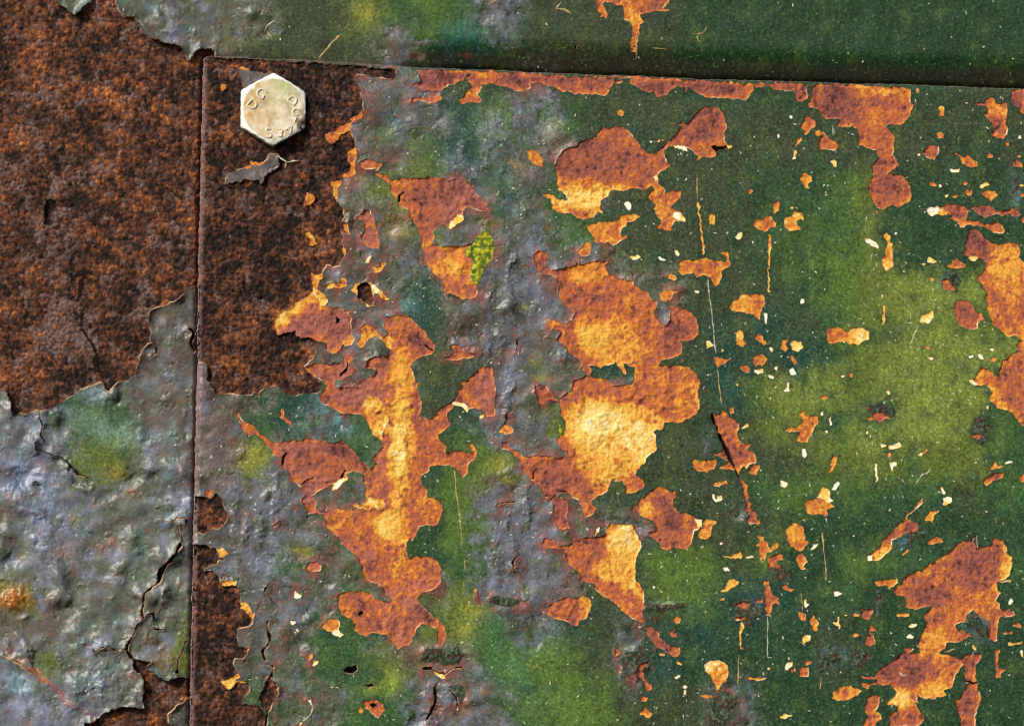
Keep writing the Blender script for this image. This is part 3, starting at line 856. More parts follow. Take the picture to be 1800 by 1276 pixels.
# ---------------------------------------------------------------- noise
_g = rng.random((256, 256)) * 2 * np.pi
GX, GY = np.cos(_g).astype(np.float32), np.sin(_g).astype(np.float32)
JX, JY, JV = (rng.random((256, 256)).astype(np.float32) for _ in range(3))
def perlin(x, y, wl, seed=0):
    x = x / wl + 17.3 * seed + 40; y = y / wl + 9.1 * seed + 60
    xi = np.floor(x).astype(int); yi = np.floor(y).astype(int)
    fx = x - xi; fy = y - yi
    u = fx * fx * fx * (fx * (fx * 6 - 15) + 10); v = fy * fy * fy * (fy * (fy * 6 - 15) + 10)
    def d(i, j):
        a = (yi + j) & 255; b = (xi + i) & 255
        return GX[a, b] * (fx - i) + GY[a, b] * (fy - j)
    n0 = d(0, 0) * (1 - u) + d(1, 0) * u; n1 = d(0, 1) * (1 - u) + d(1, 1) * u
    return (n0 * (1 - v) + n1 * v) * 1.5
def fbm(x, y, wl, seed=0, octv=3, g=0.55):
    a = 1; s = 0; t = 0
    for o in range(octv):
        s = s + a * perlin(x, y, wl / 2 ** o, seed + o * 3.7); t += a; a *= g
    return s / t * 1.5
def cells(x, y, wl, seed=0):
    # jittered cell noise: distance to the nearest seed and that seed's own random value
    x = x / wl + 31.7 * seed + 40; y = y / wl + 11.9 * seed + 40
    xi = np.floor(x).astype(int); yi = np.floor(y).astype(int)
    best = np.full(x.shape, 9.0, np.float32); second = best.copy(); val = np.zeros(x.shape, np.float32)
    for i in (-1, 0, 1):
        for j in (-1, 0, 1):
            a = (yi + j) & 255; c = (xi + i) & 255
            d = (xi + i + JX[a, c] - x) ** 2 + (yi + j + JY[a, c] - y) ** 2
            m = d < best
            second = np.where(m, best, np.minimum(second, d)); val = np.where(m, JV[a, c], val); best = np.where(m, d, best)
    return np.sqrt(best), np.sqrt(second), val
def ss(a, b, x):
    t = np.clip((x - a) / (b - a), 0, 1); return t * t * (3 - 2 * t)
def lin(c):
    c = np.asarray(c, float) / 255
    return np.where(c <= 0.04045, c / 12.92, ((c + 0.055) / 1.055) ** 2.4)

# ---------------------------------------------------------------- lattice over the metal
STEP = 1.45
def axis(n, step):
    core = np.arange(-24, n + 24 + step, step)
    out = []; s = step; p = core[0]
    while p > -420: s *= 1.35; p -= s; out.append(p)
    lo = out[::-1]; out = []; s = step; p = core[-1]
    while p < n + 420: s *= 1.35; p += s; out.append(p)
    return np.concatenate([lo, core, out])
xs, ys = axis(1800, STEP), axis(1276, STEP)
NX, NY = len(xs), len(ys)
xs = xs.astype(np.float32); ys = ys.astype(np.float32)
X, Y = np.meshgrid(xs, ys)
WX = X + 2.2 * perlin(X, Y, 17, 1) + 1.9 * perlin(X, Y, 7, 2)
WY = Y + 2.2 * perlin(X, Y, 17, 3) + 1.9 * perlin(X, Y, 7, 4)

BX = WX + 8 * perlin(X, Y, 31, 9) + 5 * perlin(X, Y, 13, 10) + 3 * perlin(X, Y, 6, 110)
BY = WY + 7 * perlin(X, Y, 29, 12) + 5 * perlin(X, Y, 12, 13) + 3 * perlin(X, Y, 6, 111)
def parse(txt):
    res = []
    for ln in txt.strip().splitlines():
        tk = ln.split(); kind = tk[0]; wd = 0
        i = 1
        if kind in 'XS': wd = float(tk[1]); i = 2
        ox = oy = 0; k = 5.0; pts = []
        for t in tk[i:]:
            if t[0] == 't': ox, r = int(t[1]) * 360, int(t[2]); oy = r * 255; k = 5.0 if r < 4 else 4.983
            else:
                a, b = t.split(','); pts.append((ox + float(a) / k, oy + float(b) / k))
        res.append((kind, wd, np.array(pts)))
    return res
shapes = parse(SHAPES); lines = parse(LINES)

def sdf_poly(px, py, pts, closed=True):
    n = len(pts); d2 = np.full(px.shape, 1e9); ins = np.zeros(px.shape, bool)
    for i in range(n if closed else n - 1):
        ax, ay = pts[i]; bx, by = pts[(i + 1) % n]
        ex, ey = bx - ax, by - ay; L = ex * ex + ey * ey + 1e-9
        t = np.clip(((px - ax) * ex + (py - ay) * ey) / L, 0, 1)
        d2 = np.minimum(d2, (px - ax - t * ex) ** 2 + (py - ay - t * ey) ** 2)
        if closed and ay != by:
            c = ((ay > py) != (by > py)) & (px < ex * (py - ay) / (by - ay) + ax)
            ins ^= c
    d = np.sqrt(d2)
    return np.where(ins, -d, d) if closed else d

# front panel outline: its left edge runs down the picture, its top edge runs across
eyL, exL = [-400, 90, 255, 510, 640, 765, 1020, 1276, 1700], [360, 358, 354, 348, 347, 344, 338.5, 333.5, 325]
exT, eyT = [300, 372, 416, 480, 540, 632, 700, 740, 860, 960, 1060, 1120, 1220, 1320, 1440, 1600, 1700, 1800, 2300], \
           [96, 100, 101, 104.5, 106.5, 112, 117.5, 120, 123.5, 129, 133, 134, 139.5, 142.5, 146, 150, 154, 157, 172]
wob = 1.3 * perlin(X, Y, 37, 5) + 1.3 * perlin(X, Y, 9, 6)
dL = X - np.interp(Y, eyL, exL) + wob
dT = Y - np.interp(X, exT, eyT) + wob * 0.8
DF = np.minimum(dL, dT)
corner = (dL < 9) & (dT < 9)
DF = np.where(corner, 9 - np.hypot(9 - dL, 9 - dT), DF)
def cellmean(A): return (A[:-1, :-1] + A[1:, :-1] + A[:-1, 1:] + A[1:, 1:]) / 4
front_c = cellmean(DF) > 0

# ---------------------------------------------------------------- shapes -> labels
F = np.full(X.shape, 60.0)
lab = np.zeros((NY - 1, NX - 1), int)
infos = {}                        # id -> (kind, front?)
WARM = np.zeros(X.shape)
def put(idn, kind, pts, wd=0):
    m = 12 + wd
    x0, x1 = np.searchsorted(xs, [pts[:, 0].min() - m, pts[:, 0].max() + m]); y0, y1 = np.searchsorted(ys, [pts[:, 1].min() - m, pts[:, 1].max() + m])
    x0 = max(x0 - 1, 0); y0 = max(y0 - 1, 0); x1 = min(x1 + 1, NX); y1 = min(y1 + 1, NY)
    if x1 - x0 < 3 or y1 - y0 < 3: return
    sl_ = (slice(y0, y1), slice(x0, x1)); cs = (slice(y0, y1 - 1), slice(x0, x1 - 1))
    small = max(np.ptp(pts[:, 0]), np.ptp(pts[:, 1])) < 22
    k = 0.45 if small else 1.0
    if kind == 'X': k = 0.8
    px = X[sl_] + k * (WX[sl_] - X[sl_]); py = Y[sl_] + k * (WY[sl_] - Y[sl_])
    if kind == 'X':
        d = sdf_poly(px, py, pts, False) - (wd * 0.5 * (0.75 + 0.5 * perlin(X[sl_], Y[sl_], 20, 8)) + 0.25)
    else:
        d = sdf_poly(px, py, pts)
    c = cellmean(d) < 0
    if kind == 'A':
        cx = min(np.searchsorted(xs, pts[:, 0].mean()), NX - 2); cy = min(np.searchsorted(ys, pts[:, 1].mean()), NY - 2)
        F[sl_] = np.maximum(F[sl_], -d); lab[cs][c] = idn; infos[idn] = ['A', bool(front_c[cy, cx])]; return
    if kind == 'K': fr = False
    elif kind == 'R': fr = True
    else:
        cx = np.searchsorted(xs, pts[:, 0].mean()); cy = np.searchsorted(ys, pts[:, 1].mean())
        fr = bool(front_c[min(max(cy, 0), NY - 2), min(max(cx, 0), NX - 2)])
    dom = front_c[cs] == fr
    domv = (DF[sl_] > 0) == fr
    F[sl_] = np.where(domv, np.minimum(F[sl_], d), F[sl_])
    lab[cs][c & dom] = idn
    infos[idn] = [kind, fr]
idn = 0
shapes.sort(key=lambda s: {'K': 0, 'R': 0, 'q': 0.5, 'A': 1, 'H': 3}.get(s[0], 2))
for kind, wd, pts in shapes:
    idn += 1; put(idn, kind, pts)
for kind, wd, pts in lines:
    if kind == 'X':
        idn += 1; put(idn, 'X', pts, wd * 1.25)
islands = {i for i, v in infos.items() if v[0] == 'A'}
hole = (lab > 0)
for i in islands: hole &= (lab != i)

# snap lattice vertices to the chipped outlines
VX, VY = X.copy(), Y.copy()
GYf, GXf = np.gradient(F, ys, xs)
gn = np.hypot(GXf, GYf) + 1e-6
hp = np.pad(hole, 1, mode='edge').astype(int)
cnt = hp[:-1, :-1] + hp[1:, :-1] + hp[:-1, 1:] + hp[1:, 1:]
bnd = (cnt > 0) & (cnt < 4)
mv = np.clip(F / gn, -1.0, 1.0)
VX = np.where(bnd, VX - mv * GXf / gn, VX); VY = np.where(bnd, VY - mv * GYf / gn, VY)
fp = np.pad(front_c, 1, mode='edge').astype(int)
cnf = fp[:-1, :-1] + fp[1:, :-1] + fp[:-1, 1:] + fp[1:, 1:]
pb = (cnf > 0) & (cnf < 4)
GYd, GXd = np.gradient(DF, ys, xs); gd = np.hypot(GXd, GYd) + 1e-6
mv = np.clip(DF / gd, -1.1, 1.1)
VX = np.where(pb, X - mv * GXd / gd, VX); VY = np.where(pb, Y - mv * GYd / gd, VY)

# ---------------------------------------------------------------- where the paint is which colour
PAL = dict(d=(45, 56, 36), D=(29, 55, 33), g=(43, 73, 38), G=(68, 92, 36), l=(100, 114, 46), o=(80, 94, 38), t=(20, 56, 48),
           s=(90, 94, 92), b=(102, 108, 120), e=(90, 97, 82), u=(92, 84, 76), m=(102, 88, 90), k=(48, 46, 42))
letters = ''.join(GRID.split()); rows = [letters[i * 30:i * 30 + 30] for i in range(22)]
gc = np.array([[lin(PAL[c]) for c in r] for r in rows]); gs = np.array([[1.0 if c in 'sbeumk' else 0.0 for c in r] for r in rows])
def sample_grid(A, x, y):
    u = np.clip((x - 30) / 60, 0, A.shape[1] - 1.001); v = np.clip((y - 30) / 60, 0, A.shape[0] - 1.001)
    i = u.astype(int); j = v.astype(int); fu = u - i; fv = v - j
    fu = fu * fu * (3 - 2 * fu); fv = fv * fv * (3 - 2 * fv)
    if A.ndim == 3: fu = fu[..., None]; fv = fv[..., None]
    return (A[j, i] * (1 - fu) + A[j, i + 1] * fu) * (1 - fv) + (A[j + 1, i] * (1 - fu) + A[j + 1, i + 1] * fu) * fv
gx = X + 34 * fbm(X, Y, 70, 11, 5, 0.65); gy = Y + 22 * fbm(X, Y, 70, 15, 5, 0.6)
pick = fbm(X, Y, 30, 17, 5, 0.72); pick2 = fbm(X, Y, 22, 19, 5, 0.75)
g0 = 0.35 + 0.65 * ss(0.2, 0.8, sample_grid(gs, gx, gy))
offx = 26 * g0 * (ss(-0.05, 0.05, pick) * 2 - 1); offy = 22 * g0 * (ss(-0.05, 0.05, pick2) * 2 - 1)
COL = sample_grid(gc, gx + offx, gy + offy); SLATE = sample_grid(gs, gx, gy)
SLATE = ss(0.3, 0.7, SLATE)
def blob(x, y, rx, ry, rot=0, hard=1.0):
    c, s = math.cos(math.radians(rot)), math.sin(math.radians(rot))
    dx, dy = BX - x, BY - y
    u = (dx * c + dy * s) / rx; v = (-dx * s + dy * c) / ry
    return np.exp(-(u * u + v * v) ** hard)
BN = fbm(X, Y, 13, 30, 3, 0.7)
ZP = np.zeros(X.shape)            # relief of the paint, in plan units
for ln in BLOBS.strip().splitlines():
    tk = ln.split(); b = blob(*map(float, tk[1:6]))
    b = b * (0.85 + 0.35 * BN)
    st = float(tk[6]); h = float(tk[7]) if len(tk) > 7 else 0
    col = PAL[tk[0]] if tk[0] in PAL else tuple(int(tk[0][i:i + 2], 16) for i in (0, 2, 4))
    a = np.clip(b * st, 0, 1)[..., None]
    COL = COL * (1 - a) + lin(col) * a; ZP += h * b
# weathered slate-coloured areas: blue and violet tints, brown and green stains, blisters
sm = SLATE[..., None]
n1, n2, n3, n4 = fbm(X, Y, 46, 20, 4), fbm(X, Y, 38, 24, 4), fbm(X, Y, 30, 28, 3), fbm(X, Y * 1.0, 11, 33, 3)
def mixc(col, m): 
    global COL
    m = np.clip(m, 0, 1)[..., None]; COL = COL * (1 - m) + lin(col) * m
mixc((112, 122, 148), SLATE * ss(0.1, 0.6, n1) * np.where(X < 345, 0.62, 0.4))
mixc((84, 116, 112), SLATE * ss(0.15, 0.6, fbm(X, Y, 52, 26, 4)) * 0.45 * (X < 345))
mixc((96, 78, 74), SLATE * ss(0.15, 0.6, n2) * 0.6)
mixc((70, 84, 44), SLATE * ss(0.22, 0.6, n3) * 0.55)
mixc((52, 50, 44), SLATE * ss(0.15, 0.6, -n1) * 0.5)
mixc((130, 84, 46), SLATE * ss(0.5, 0.7, fbm(X, Y, 19, 36, 3)) * 0.5)
GREEN = 1 - SLATE
mixc((96, 112, 44), GREEN * ss(0.1, 0.7, n1) * 0.18)
mixc((22, 52, 44), GREEN * ss(0.15, 0.7, n2) * 0.45)
mixc((18, 50, 40), GREEN * np.exp(-np.clip(F, 0, 99) / 9) * ss(-0.2, 0.5, n3) * 0.75)
streak = fbm(X * 4, Y * 0.5, 60, 48, 3); COL *= (1 + 0.18 * GREEN * streak)[..., None]
mixc((110, 128, 66), GREEN * ss(0.3, 0.8, fbm(X, Y, 5, 38, 2)) * 0.28)
fine = fbm(X, Y, 5.5, 40, 2); fine2 = perlin(X, Y, 3.3, 44)
pk = SLATE * np.exp(-np.clip(F, 0, 99) / 14) * ss(-0.15, 0.35, n2 + 0.6 * fbm(X, Y, 13, 39, 2)) * (X > 480)
mixc((136, 80, 72), pk)
LOW = ((X < 345) & (Y > 640)) * 1.0
mixc((104, 110, 118), LOW * SLATE * 0.15)
COL *= (1 - (0.22 - 0.12 * LOW) * SLATE)[..., None]
COL = COL * np.clip(1 + (0.46 * GREEN + 0.24 * SLATE) * (fine + 0.6 * fine2) + 0.26 * fbm(X, Y, 26, 46, 4), 0.35, 2.0)[..., None]

# relief: blisters in the slate areas, gentle orange-peel in the green
r2 = random.Random(5)
for i in range(330):
    bx, by = r2.uniform(0, 345), r2.uniform(690, 1290)
    if i > 190: bx, by = r2.uniform(360, 1010), r2.uniform(180, 1280)
    if i > 312: bx, by = r2.uniform(220, 480), r2.uniform(0, 90)
    rr = r2.choice((r2.uniform(4, 9), r2.uniform(8, 24))) * (0.75 if i > 190 else 1)
    a = r2.uniform(0, 180); el = r2.uniform(1, 1.9)
    x0, x1 = np.searchsorted(xs, [bx - 3 * rr, bx + 3 * rr]); y0, y1 = np.searchsorted(ys, [by - 3 * rr, by + 3 * rr])
    c, s = math.cos(a), math.sin(a); dx = WX[y0:y1, x0:x1] - bx; dy = WY[y0:y1, x0:x1] - by
    q = ((dx * c + dy * s) / rr) ** 2 + ((-dx * s + dy * c) / rr * el) ** 2
    ZP[y0:y1, x0:x1] += SLATE[y0:y1, x0:x1] * r2.choice((1, 1, 1, -0.7)) * rr * 0.31 * np.exp(-q ** 1.3)
ZP += SLATE * (2.6 * fbm(X, Y, 48, 50, 2) + 0.32 * fbm(X, Y, 12, 54, 2) + np.where(X < 345, 0.08, 0.2) * fine)
cre = np.abs(fbm(X, Y, 34, 56, 3)); ZP -= SLATE * 1.6 * ss(0.06, 0.0, cre) * ss(0.0, 0.3, n3)
ZP += GREEN * (0.8 * fbm(X, Y, 60, 57, 2) + 0.22 * fbm(X, Y, 9, 58, 2) + 0.20 * fine2)
ZP += np.exp(-np.clip(F, 0, 99) / 6.0) * (0.25 + 1.5 * SLATE + 5.0 * SLATE * (DF < 0)) * (0.7 + perlin(X, Y, 25, 60))  # paint lifting at its broken edges

# panel levels
BASE_F = -5.5 * np.clip(1 - dL / 11, 0, 1.1) ** 2 - 3.0 * np.clip(1 - dT / 7, 0, 1.1) ** 2
up = np.clip(-dT, 0, 400)         # distance above the lap joint, on the back sheet
roll = np.where(dT < 6, ss(690, 800, X + 20 * perlin(X, Y, 20, 62)), 0)
BASE_B = -9.0 - roll * 50 * np.clip(1 - up / 66, 0, 1) ** 2.3
BASE_B -= np.where((dT < 6) & (X > 360), 3.0 * np.exp(-up / 5), 0)
BASE_B -= 14.0 * np.exp(-(np.clip(-DF, 0, 99) / 4.5) ** 2) * (X < 368)

# rust grain
ga, gb, gcn, gdn = fbm(X, Y, 4.6, 70, 2), fbm(X, Y, 9, 74, 3), fbm(X, Y, 24, 78, 3), fbm(X, Y, 70, 82, 3)
rid = 1 - np.abs(fbm(X, Y, 12, 86, 2)) * 2.2
GRAIN = 0.9 * ga + 1.1 * gb + 1.2 * gcn + 0.5 * rid
c1a, c1b, c1v = cells(X + 4 * gb + 2 * ga, Y + 4 * gcn + 2 * ga, 10.0, 1)
c2a, c2b, c2v = cells(X + 2 * gb, Y + 2 * ga, 6.0, 2)
CRUMB = 1.5 * (c1b - c1a) - 0.9 * c1a + 0.7 * (c2b - c2a) - 0.5 * c2a + 0.9 * gcn + 0.9 * gb + 1.2 * gdn

# rust colours along one ramp, from old dark scale to fresh cream
for ln in WARMTH.strip().splitlines():
    t = list(map(float, ln.split()))
    WARM += t[5] * (0.45 if t[5] > 0.22 and t[2] > 18 else 1.0) * blob(t[0], t[1], t[2] * (1.35 if t[5] > 0 else 1.15), t[3] * (1.35 if t[5] > 0 else 1.15), t[4], 2.5)  # strongest negative entries paint the shade of flake folds into the rust
MAUVE = np.zeros(X.shape)
for a in ((110, 570, 60, 60, .7), (95, 410, 50, 70, .5), (130, 320, 40, 40, .4), (20, 300, 40, 60, .3), (255, 540, 16, 50, .7), (60, 170, 70, 60, .25), (420, 330, 60, 30, .3), (470, 380, 50, 40, .35), (300, 430, 40, 12, .5), (430, 520, 50, 30, .25), (240, 60, 30, 30, .5), (150, 620, 30, 40, .6), (380, 1180, 40, 50, .2)):
    MAUVE += a[4] * blob(a[0], a[1], a[2], a[3], 0, 1.6)
FRESH = [(.34, '1000,712 1035,698 1060,712 1100,710 1135,713 1166,738 1150,775 1152,795 1130,815 1100,832 1060,850 1035,852 1018,822 1003,790 993,750'),
         (.24, '1012,572 1030,552 1055,556 1075,545 1095,560 1112,588 1135,600 1152,622 1130,640 1090,638 1050,642 1022,612'),
         (.34, '1066,935 1098,921 1125,940 1128,980 1112,1005 1122,1040 1095,1036 1060,1018 1044,998 1070,968'),
         (.20, '978,345 1005,330 1030,338 1050,322 1085,328 1070,350 1056,384 1020,374 988,366'),
         (.11, '690,620 715,606 726,700 729,800 726,900 702,962 672,948 668,915 688,880 697,760 688,690'),
         (.14, '668,905 690,890 722,900 728,940 700,965 670,940'),
         (.20, '1616,1135 1632,1108 1650,1098 1668,1122 1650,1146 1620,1150'),
         (.22, '1612,1195 1650,1188 1668,1222 1625,1228'), (.26, '1575,1215 1598,1208 1604,1232 1590,1256 1572,1240 1560,1232'),
         (.22, '1535,965 1568,962 1560,982 1530,984'), (.2, '1755,985 1775,985 1778,1020 1762,1040 1765,1010'), (.18, '1500,575 1528,572 1530,600 1505,606'),
         (.16, '1122,880 1145,870 1152,905 1130,910'), (.12, '1745,440 1790,430 1790,560 1760,520 1740,480')]
for val, txt in FRESH:
    pl = np.array([tuple(map(float, p.split(','))) for p in txt.split()]); m_ = 14
    a0, a1 = np.searchsorted(xs, [pl[:, 0].min() - m_, pl[:, 0].max() + m_]); b0, b1 = np.searchsorted(ys, [pl[:, 1].min() - m_, pl[:, 1].max() + m_])
    s_ = (slice(b0, b1), slice(a0, a1))
    WARM[s_] += 0.82 * val * ss(5, -4, sdf_poly(BX[s_], BY[s_], pl)) * (1 - 0.9 * ss(0.12, 0.5, gb[s_] * 0.8 + 0.8 * gcn[s_] + 0.3 * ga[s_]))
RAMP = [(0, (36, 20, 18)), (.14, (76, 42, 38)), (.28, (138, 80, 70)), (.42, (166, 91, 62)), (.55, (192, 108, 52)), (.68, (214, 146, 56)), (.80, (230, 180, 78)), (.92, (238, 212, 130)), (1.0, (238, 232, 212))]
rx_ = np.array([r[0] for r in RAMP]); rc_ = np.array([lin(r[1]) for r in RAMP])
def ramp(v):
    v = np.clip(v, 0, 1); return np.stack([np.interp(v, rx_, rc_[:, k]) for k in range(3)], -1)
DR = [(0, (16, 8, 6)), (.2, (36, 20, 14)), (.42, (72, 42, 28)), (.6, (100, 57, 33)), (.78, (132, 78, 40)), (1, (184, 120, 62))]
dx_ = np.array([r[0] for r in DR]); dc_ = np.array([lin(r[1]) for r in DR])
def dark(v):
    v = np.clip(v, 0, 1); return np.stack([np.interp(v, dx_, dc_[:, k]) for k in range(3)], -1)
BIAS = dict(q=0.5, l=0.5, P=0.48, O=0.58, o=0.60, Y=0.74, y=0.72, c=0.90, w=1.02)
DEPTH = dict(H=9.0, q=-0.6, l=-1.0, P=2.4, O=1.6, o=1.2, Y=1.2, y=1.0, c=0.8, w=0.5, K=8.0, R=4.5, X=7.0, D=16.0)
GAMP = dict(H=1.0, q=1.6, l=1.1, P=0.85, O=0.55, o=0.35, Y=0.4, y=0.6, c=0.2, w=0.1, K=1.5, R=1.6, X=0.5, D=1.0)
FOLD = SLATE * (1.4 - 3.5 * np.abs(fbm(X, Y, 42, 131, 3)))
rim = np.exp(np.clip(F, -40, 0) / 3.0)
def bare_lit_edge(c, sl_):  # bare mauve left edge, with its lit band put into the colour
    m = (np.where(DF[sl_] > 0, np.clip(1 - dL[sl_] / 8, 0, 1) ** 0.7, 0) * (0.75 + 0.4 * gb[sl_])).clip(0, 1)[..., None] * 0.85
    return c * (1 - m) + lin((122, 96, 94)) * (1 + 0.4 * ga[sl_])[..., None] * m
def colour_of(kind, sl_):
    x, y = X[sl_], Y[sl_]
    if kind in 'KRDH':
        v = 0.36 + 0.12 * ga[sl_] + 0.20 * gb[sl_] + 0.22 * gcn[sl_] + 0.30 * gdn[sl_] + 0.30 * (c1v[sl_] - 0.5) + 0.30 * (c2v[sl_] - 0.5) + (0.06 if kind == 'K' else -0.03) + WARM[sl_]
        v = v - 0.16 * ss(0.25, 0.0, (c1b - c1a)[sl_])
        c = dark(v if kind != 'D' else v * 0.6)
        mv_ = np.clip(ss(-0.1, 0.6, 0.7 * fbm(x, y, 26, 90, 3) + 0.9 * (c1v[sl_] * 7 % 1 - 0.62) + 0.4 * (c2v[sl_] * 5 % 1 - 0.5) + 0.3 * gdn[sl_] + MAUVE[sl_] + (-0.14 if kind == 'K' else -0.28)) * 0.8, 0, 1)[..., None]
        c = c * (1 - mv_) + lin((112, 90, 86)) * (0.75 + 0.6 * ga[sl_])[..., None].clip(0.3, 1.6) * mv_
        return bare_lit_edge(c, sl_)
    if kind == 'X': return np.broadcast_to(lin((30, 18, 14)), x.shape + (3,)) * (1 + 0.4 * ga[sl_])[..., None]
    v = BIAS[kind] + (1 - 0.35 * SLATE[sl_] * (kind == 'P')) * ((0.11 + 0.2 * WARM[sl_].clip(0, .3)) * ga[sl_] + (0.12 + 0.2 * WARM[sl_].clip(0, .3)) * gb[sl_] + 0.10 * (c2v[sl_] - 0.5)) + 0.13 * gcn[sl_] + 0.10 * gdn[sl_] + 0.08 * fbm(x * 1.6, y * 0.8, 16, 150, 3) - 0.22 * (c2v[sl_] * 11 % 1 > 0.93) + WARM[sl_] + 0.14 * rim[sl_] * (kind in 'PO') - (0.05 if kind == 'P' else 0)
    if kind in 'PO':
        v = np.where(v < 0.26, 0.26 - 0.6 * (0.26 - v), v)
        v = np.where(v > 0.70, 0.70 + 0.55 * (v - 0.70), v)
    if kind in 'cw': v = np.clip(v, 0.80, 1)
    if kind == 'q':
        a1, a2, a3 = ss(-0.2, 0.5, gb[sl_])[..., None], ss(0.1, 0.6, ga[sl_] + 0.4 * gcn[sl_])[..., None], ss(0.0, 0.5, fbm(x, y, 18, 140, 3))[..., None]
        c = lin((22, 30, 20)) * (1 - a1) + lin((50, 68, 46)) * a1
        c = c * (1 - a3 * 0.45) + lin((46, 66, 66)) * a3 * 0.45
        c = c * (1 - a2 * 0.45) + lin((112, 122, 92)) * a2 * 0.45
        rr_ = ss(0.15, 0.5, -gb[sl_] + 0.5 * fbm(x, y, 22, 144, 2))[..., None]
        return (c * (1 - rr_ * 0.6) + lin((84, 48, 34)) * rr_ * 0.6)
    if kind == 'l':
        k = ss(-0.5, 0.6, gb[sl_] + 0.5 * ga[sl_])[..., None]; return lin((66, 90, 30)) * (1 - k) + lin((168, 166, 50)) * k
    if kind == 'P':
        pm_ = ((0.12 + 0.75 * SLATE[sl_] * ss(930, 850, x)) * ss(0.60, 0.40, v) * (0.75 + 0.4 * gb[sl_])).clip(0, 0.9)[..., None]
        c = ramp(v) * 0.84
        return c * (1 - pm_) + lin((150, 92, 82)) * (0.62 + 0.9 * np.clip(v, 0, 1) + 0.15 * ga[sl_])[..., None] * pm_
    return ramp(v) * (0.84 if kind in 'POoYy' else 0.92)

# ---------------------------------------------------------------- materials
def material(name, rough=0.6, tint=True, col=(0.5, 0.5, 0.5), var=0.18, bump=0.25, wl=2.0, spec=0.4, metal=0.0, stain=None):
    m = bpy.data.materials.new(name); m.use_nodes = True; t = m.node_tree; N = t.nodes; L = t.links; b = N['Principled BSDF']
    tc = N.new('ShaderNodeTexCoord')
    n = N.new('ShaderNodeTexNoise'); n.inputs['Scale'].default_value = 1 / (wl * PX); n.inputs['Detail'].default_value = 3; n.inputs['Roughness'].default_value = 0.6
    L.new(tc.outputs['Object'], n.inputs['Vector'])
    mr = N.new('ShaderNodeMapRange'); mr.inputs['From Min'].default_value = 0.25; mr.inputs['From Max'].default_value = 0.75
    mr.inputs['To Min'].default_value = 1 - var; mr.inputs['To Max'].default_value = 1 + var; L.new(n.outputs['Fac'], mr.inputs['Value'])
    mx = N.new('ShaderNodeVectorMath'); mx.operation = 'SCALE'
    if tint:
        at = N.new('ShaderNodeAttribute'); at.attribute_name = 'tint'; L.new(at.outputs['Color'], mx.inputs[0])
    else: mx.inputs[0].default_value = col
    L.new(mr.outputs[0], mx.inputs['Scale'])
    out = mx.outputs[0]
    if stain:
        n2 = N.new('ShaderNodeTexNoise'); n2.inputs['Scale'].default_value = 1 / (stain[0] * PX); n2.inputs['Detail'].default_value = 4; L.new(tc.outputs['Object'], n2.inputs['Vector'])
        r = N.new('ShaderNodeMapRange'); r.inputs['From Min'].default_value = stain[2]; r.inputs['From Max'].default_value = stain[2] + 0.2; L.new(n2.outputs['Fac'], r.inputs['Value'])
        k = N.new('ShaderNodeMix'); k.data_type = 'RGBA'; L.new(r.outputs[0], k.inputs['Factor']); L.new(out, k.inputs['A']); k.inputs['B'].default_value = (*stain[1], 1); out = k.outputs['Result']
    L.new(out, b.inputs['Base Color'])
    bp = N.new('ShaderNodeBump'); bp.inputs['Strength'].default_value = bump; bp.inputs['Distance'].default_value = PX * wl * 0.8
    L.new(n.outputs['Fac'], bp.inputs['Height']); L.new(bp.outputs[0], b.inputs['Normal'])
    b.inputs['Roughness'].default_value = rough; b.inputs['Specular IOR Level'].default_value = spec; b.inputs['Metallic'].default_value = metal
    return m
M_paint = material('weathered_paint', 0.31, var=0.2, bump=0.35, wl=2.6, spec=0.4)
M_rust = material('orange_rust', 0.9, var=0.22, bump=0.5, wl=2.4, spec=0.2)
M_dark = material('dark_scale_rust', 0.85, var=0.35, bump=0.7, wl=2.6, spec=0.25)
M_chip = material('bare_primer', 0.7, var=0.12, bump=0.2, wl=2.4, spec=0.3)
M_crack = material('crack_rust_shade', 0.95, var=0.3, bump=0.3, wl=2.0, spec=0.1)  # dark rust in the cracks, groove shade deepened in the colour
M_lip = material('broken_paint_edge', 0.7, tint=True, var=0.35, bump=0.2, wl=5, spec=0.3)
M_edge = material('cut_steel_edge', 0.8, tint=False, col=tuple(lin((150, 122, 120))), var=0.5, bump=0.6, wl=5, spec=0.3)
M_plate = material('steel_plate', 0.8, tint=False, col=tuple(lin((60, 36, 26))), var=0.4, bump=0.4, wl=8)
M_fleck = material('pale_fleck', 0.7, var=0.1, bump=0.0, wl=4)
MAT = dict(H=M_dark, q=material('dark_crust', 0.8, var=0.35, bump=0.7, wl=2.5, spec=0.3), l=material('lichen', 0.95, var=0.3, bump=0.6, wl=3, spec=0.1), P=M_rust, O=M_rust, o=M_rust, Y=M_rust, y=M_rust, c=M_chip, w=M_chip, K=M_dark, R=M_dark, X=M_crack, D=M_dark, A=M_paint)

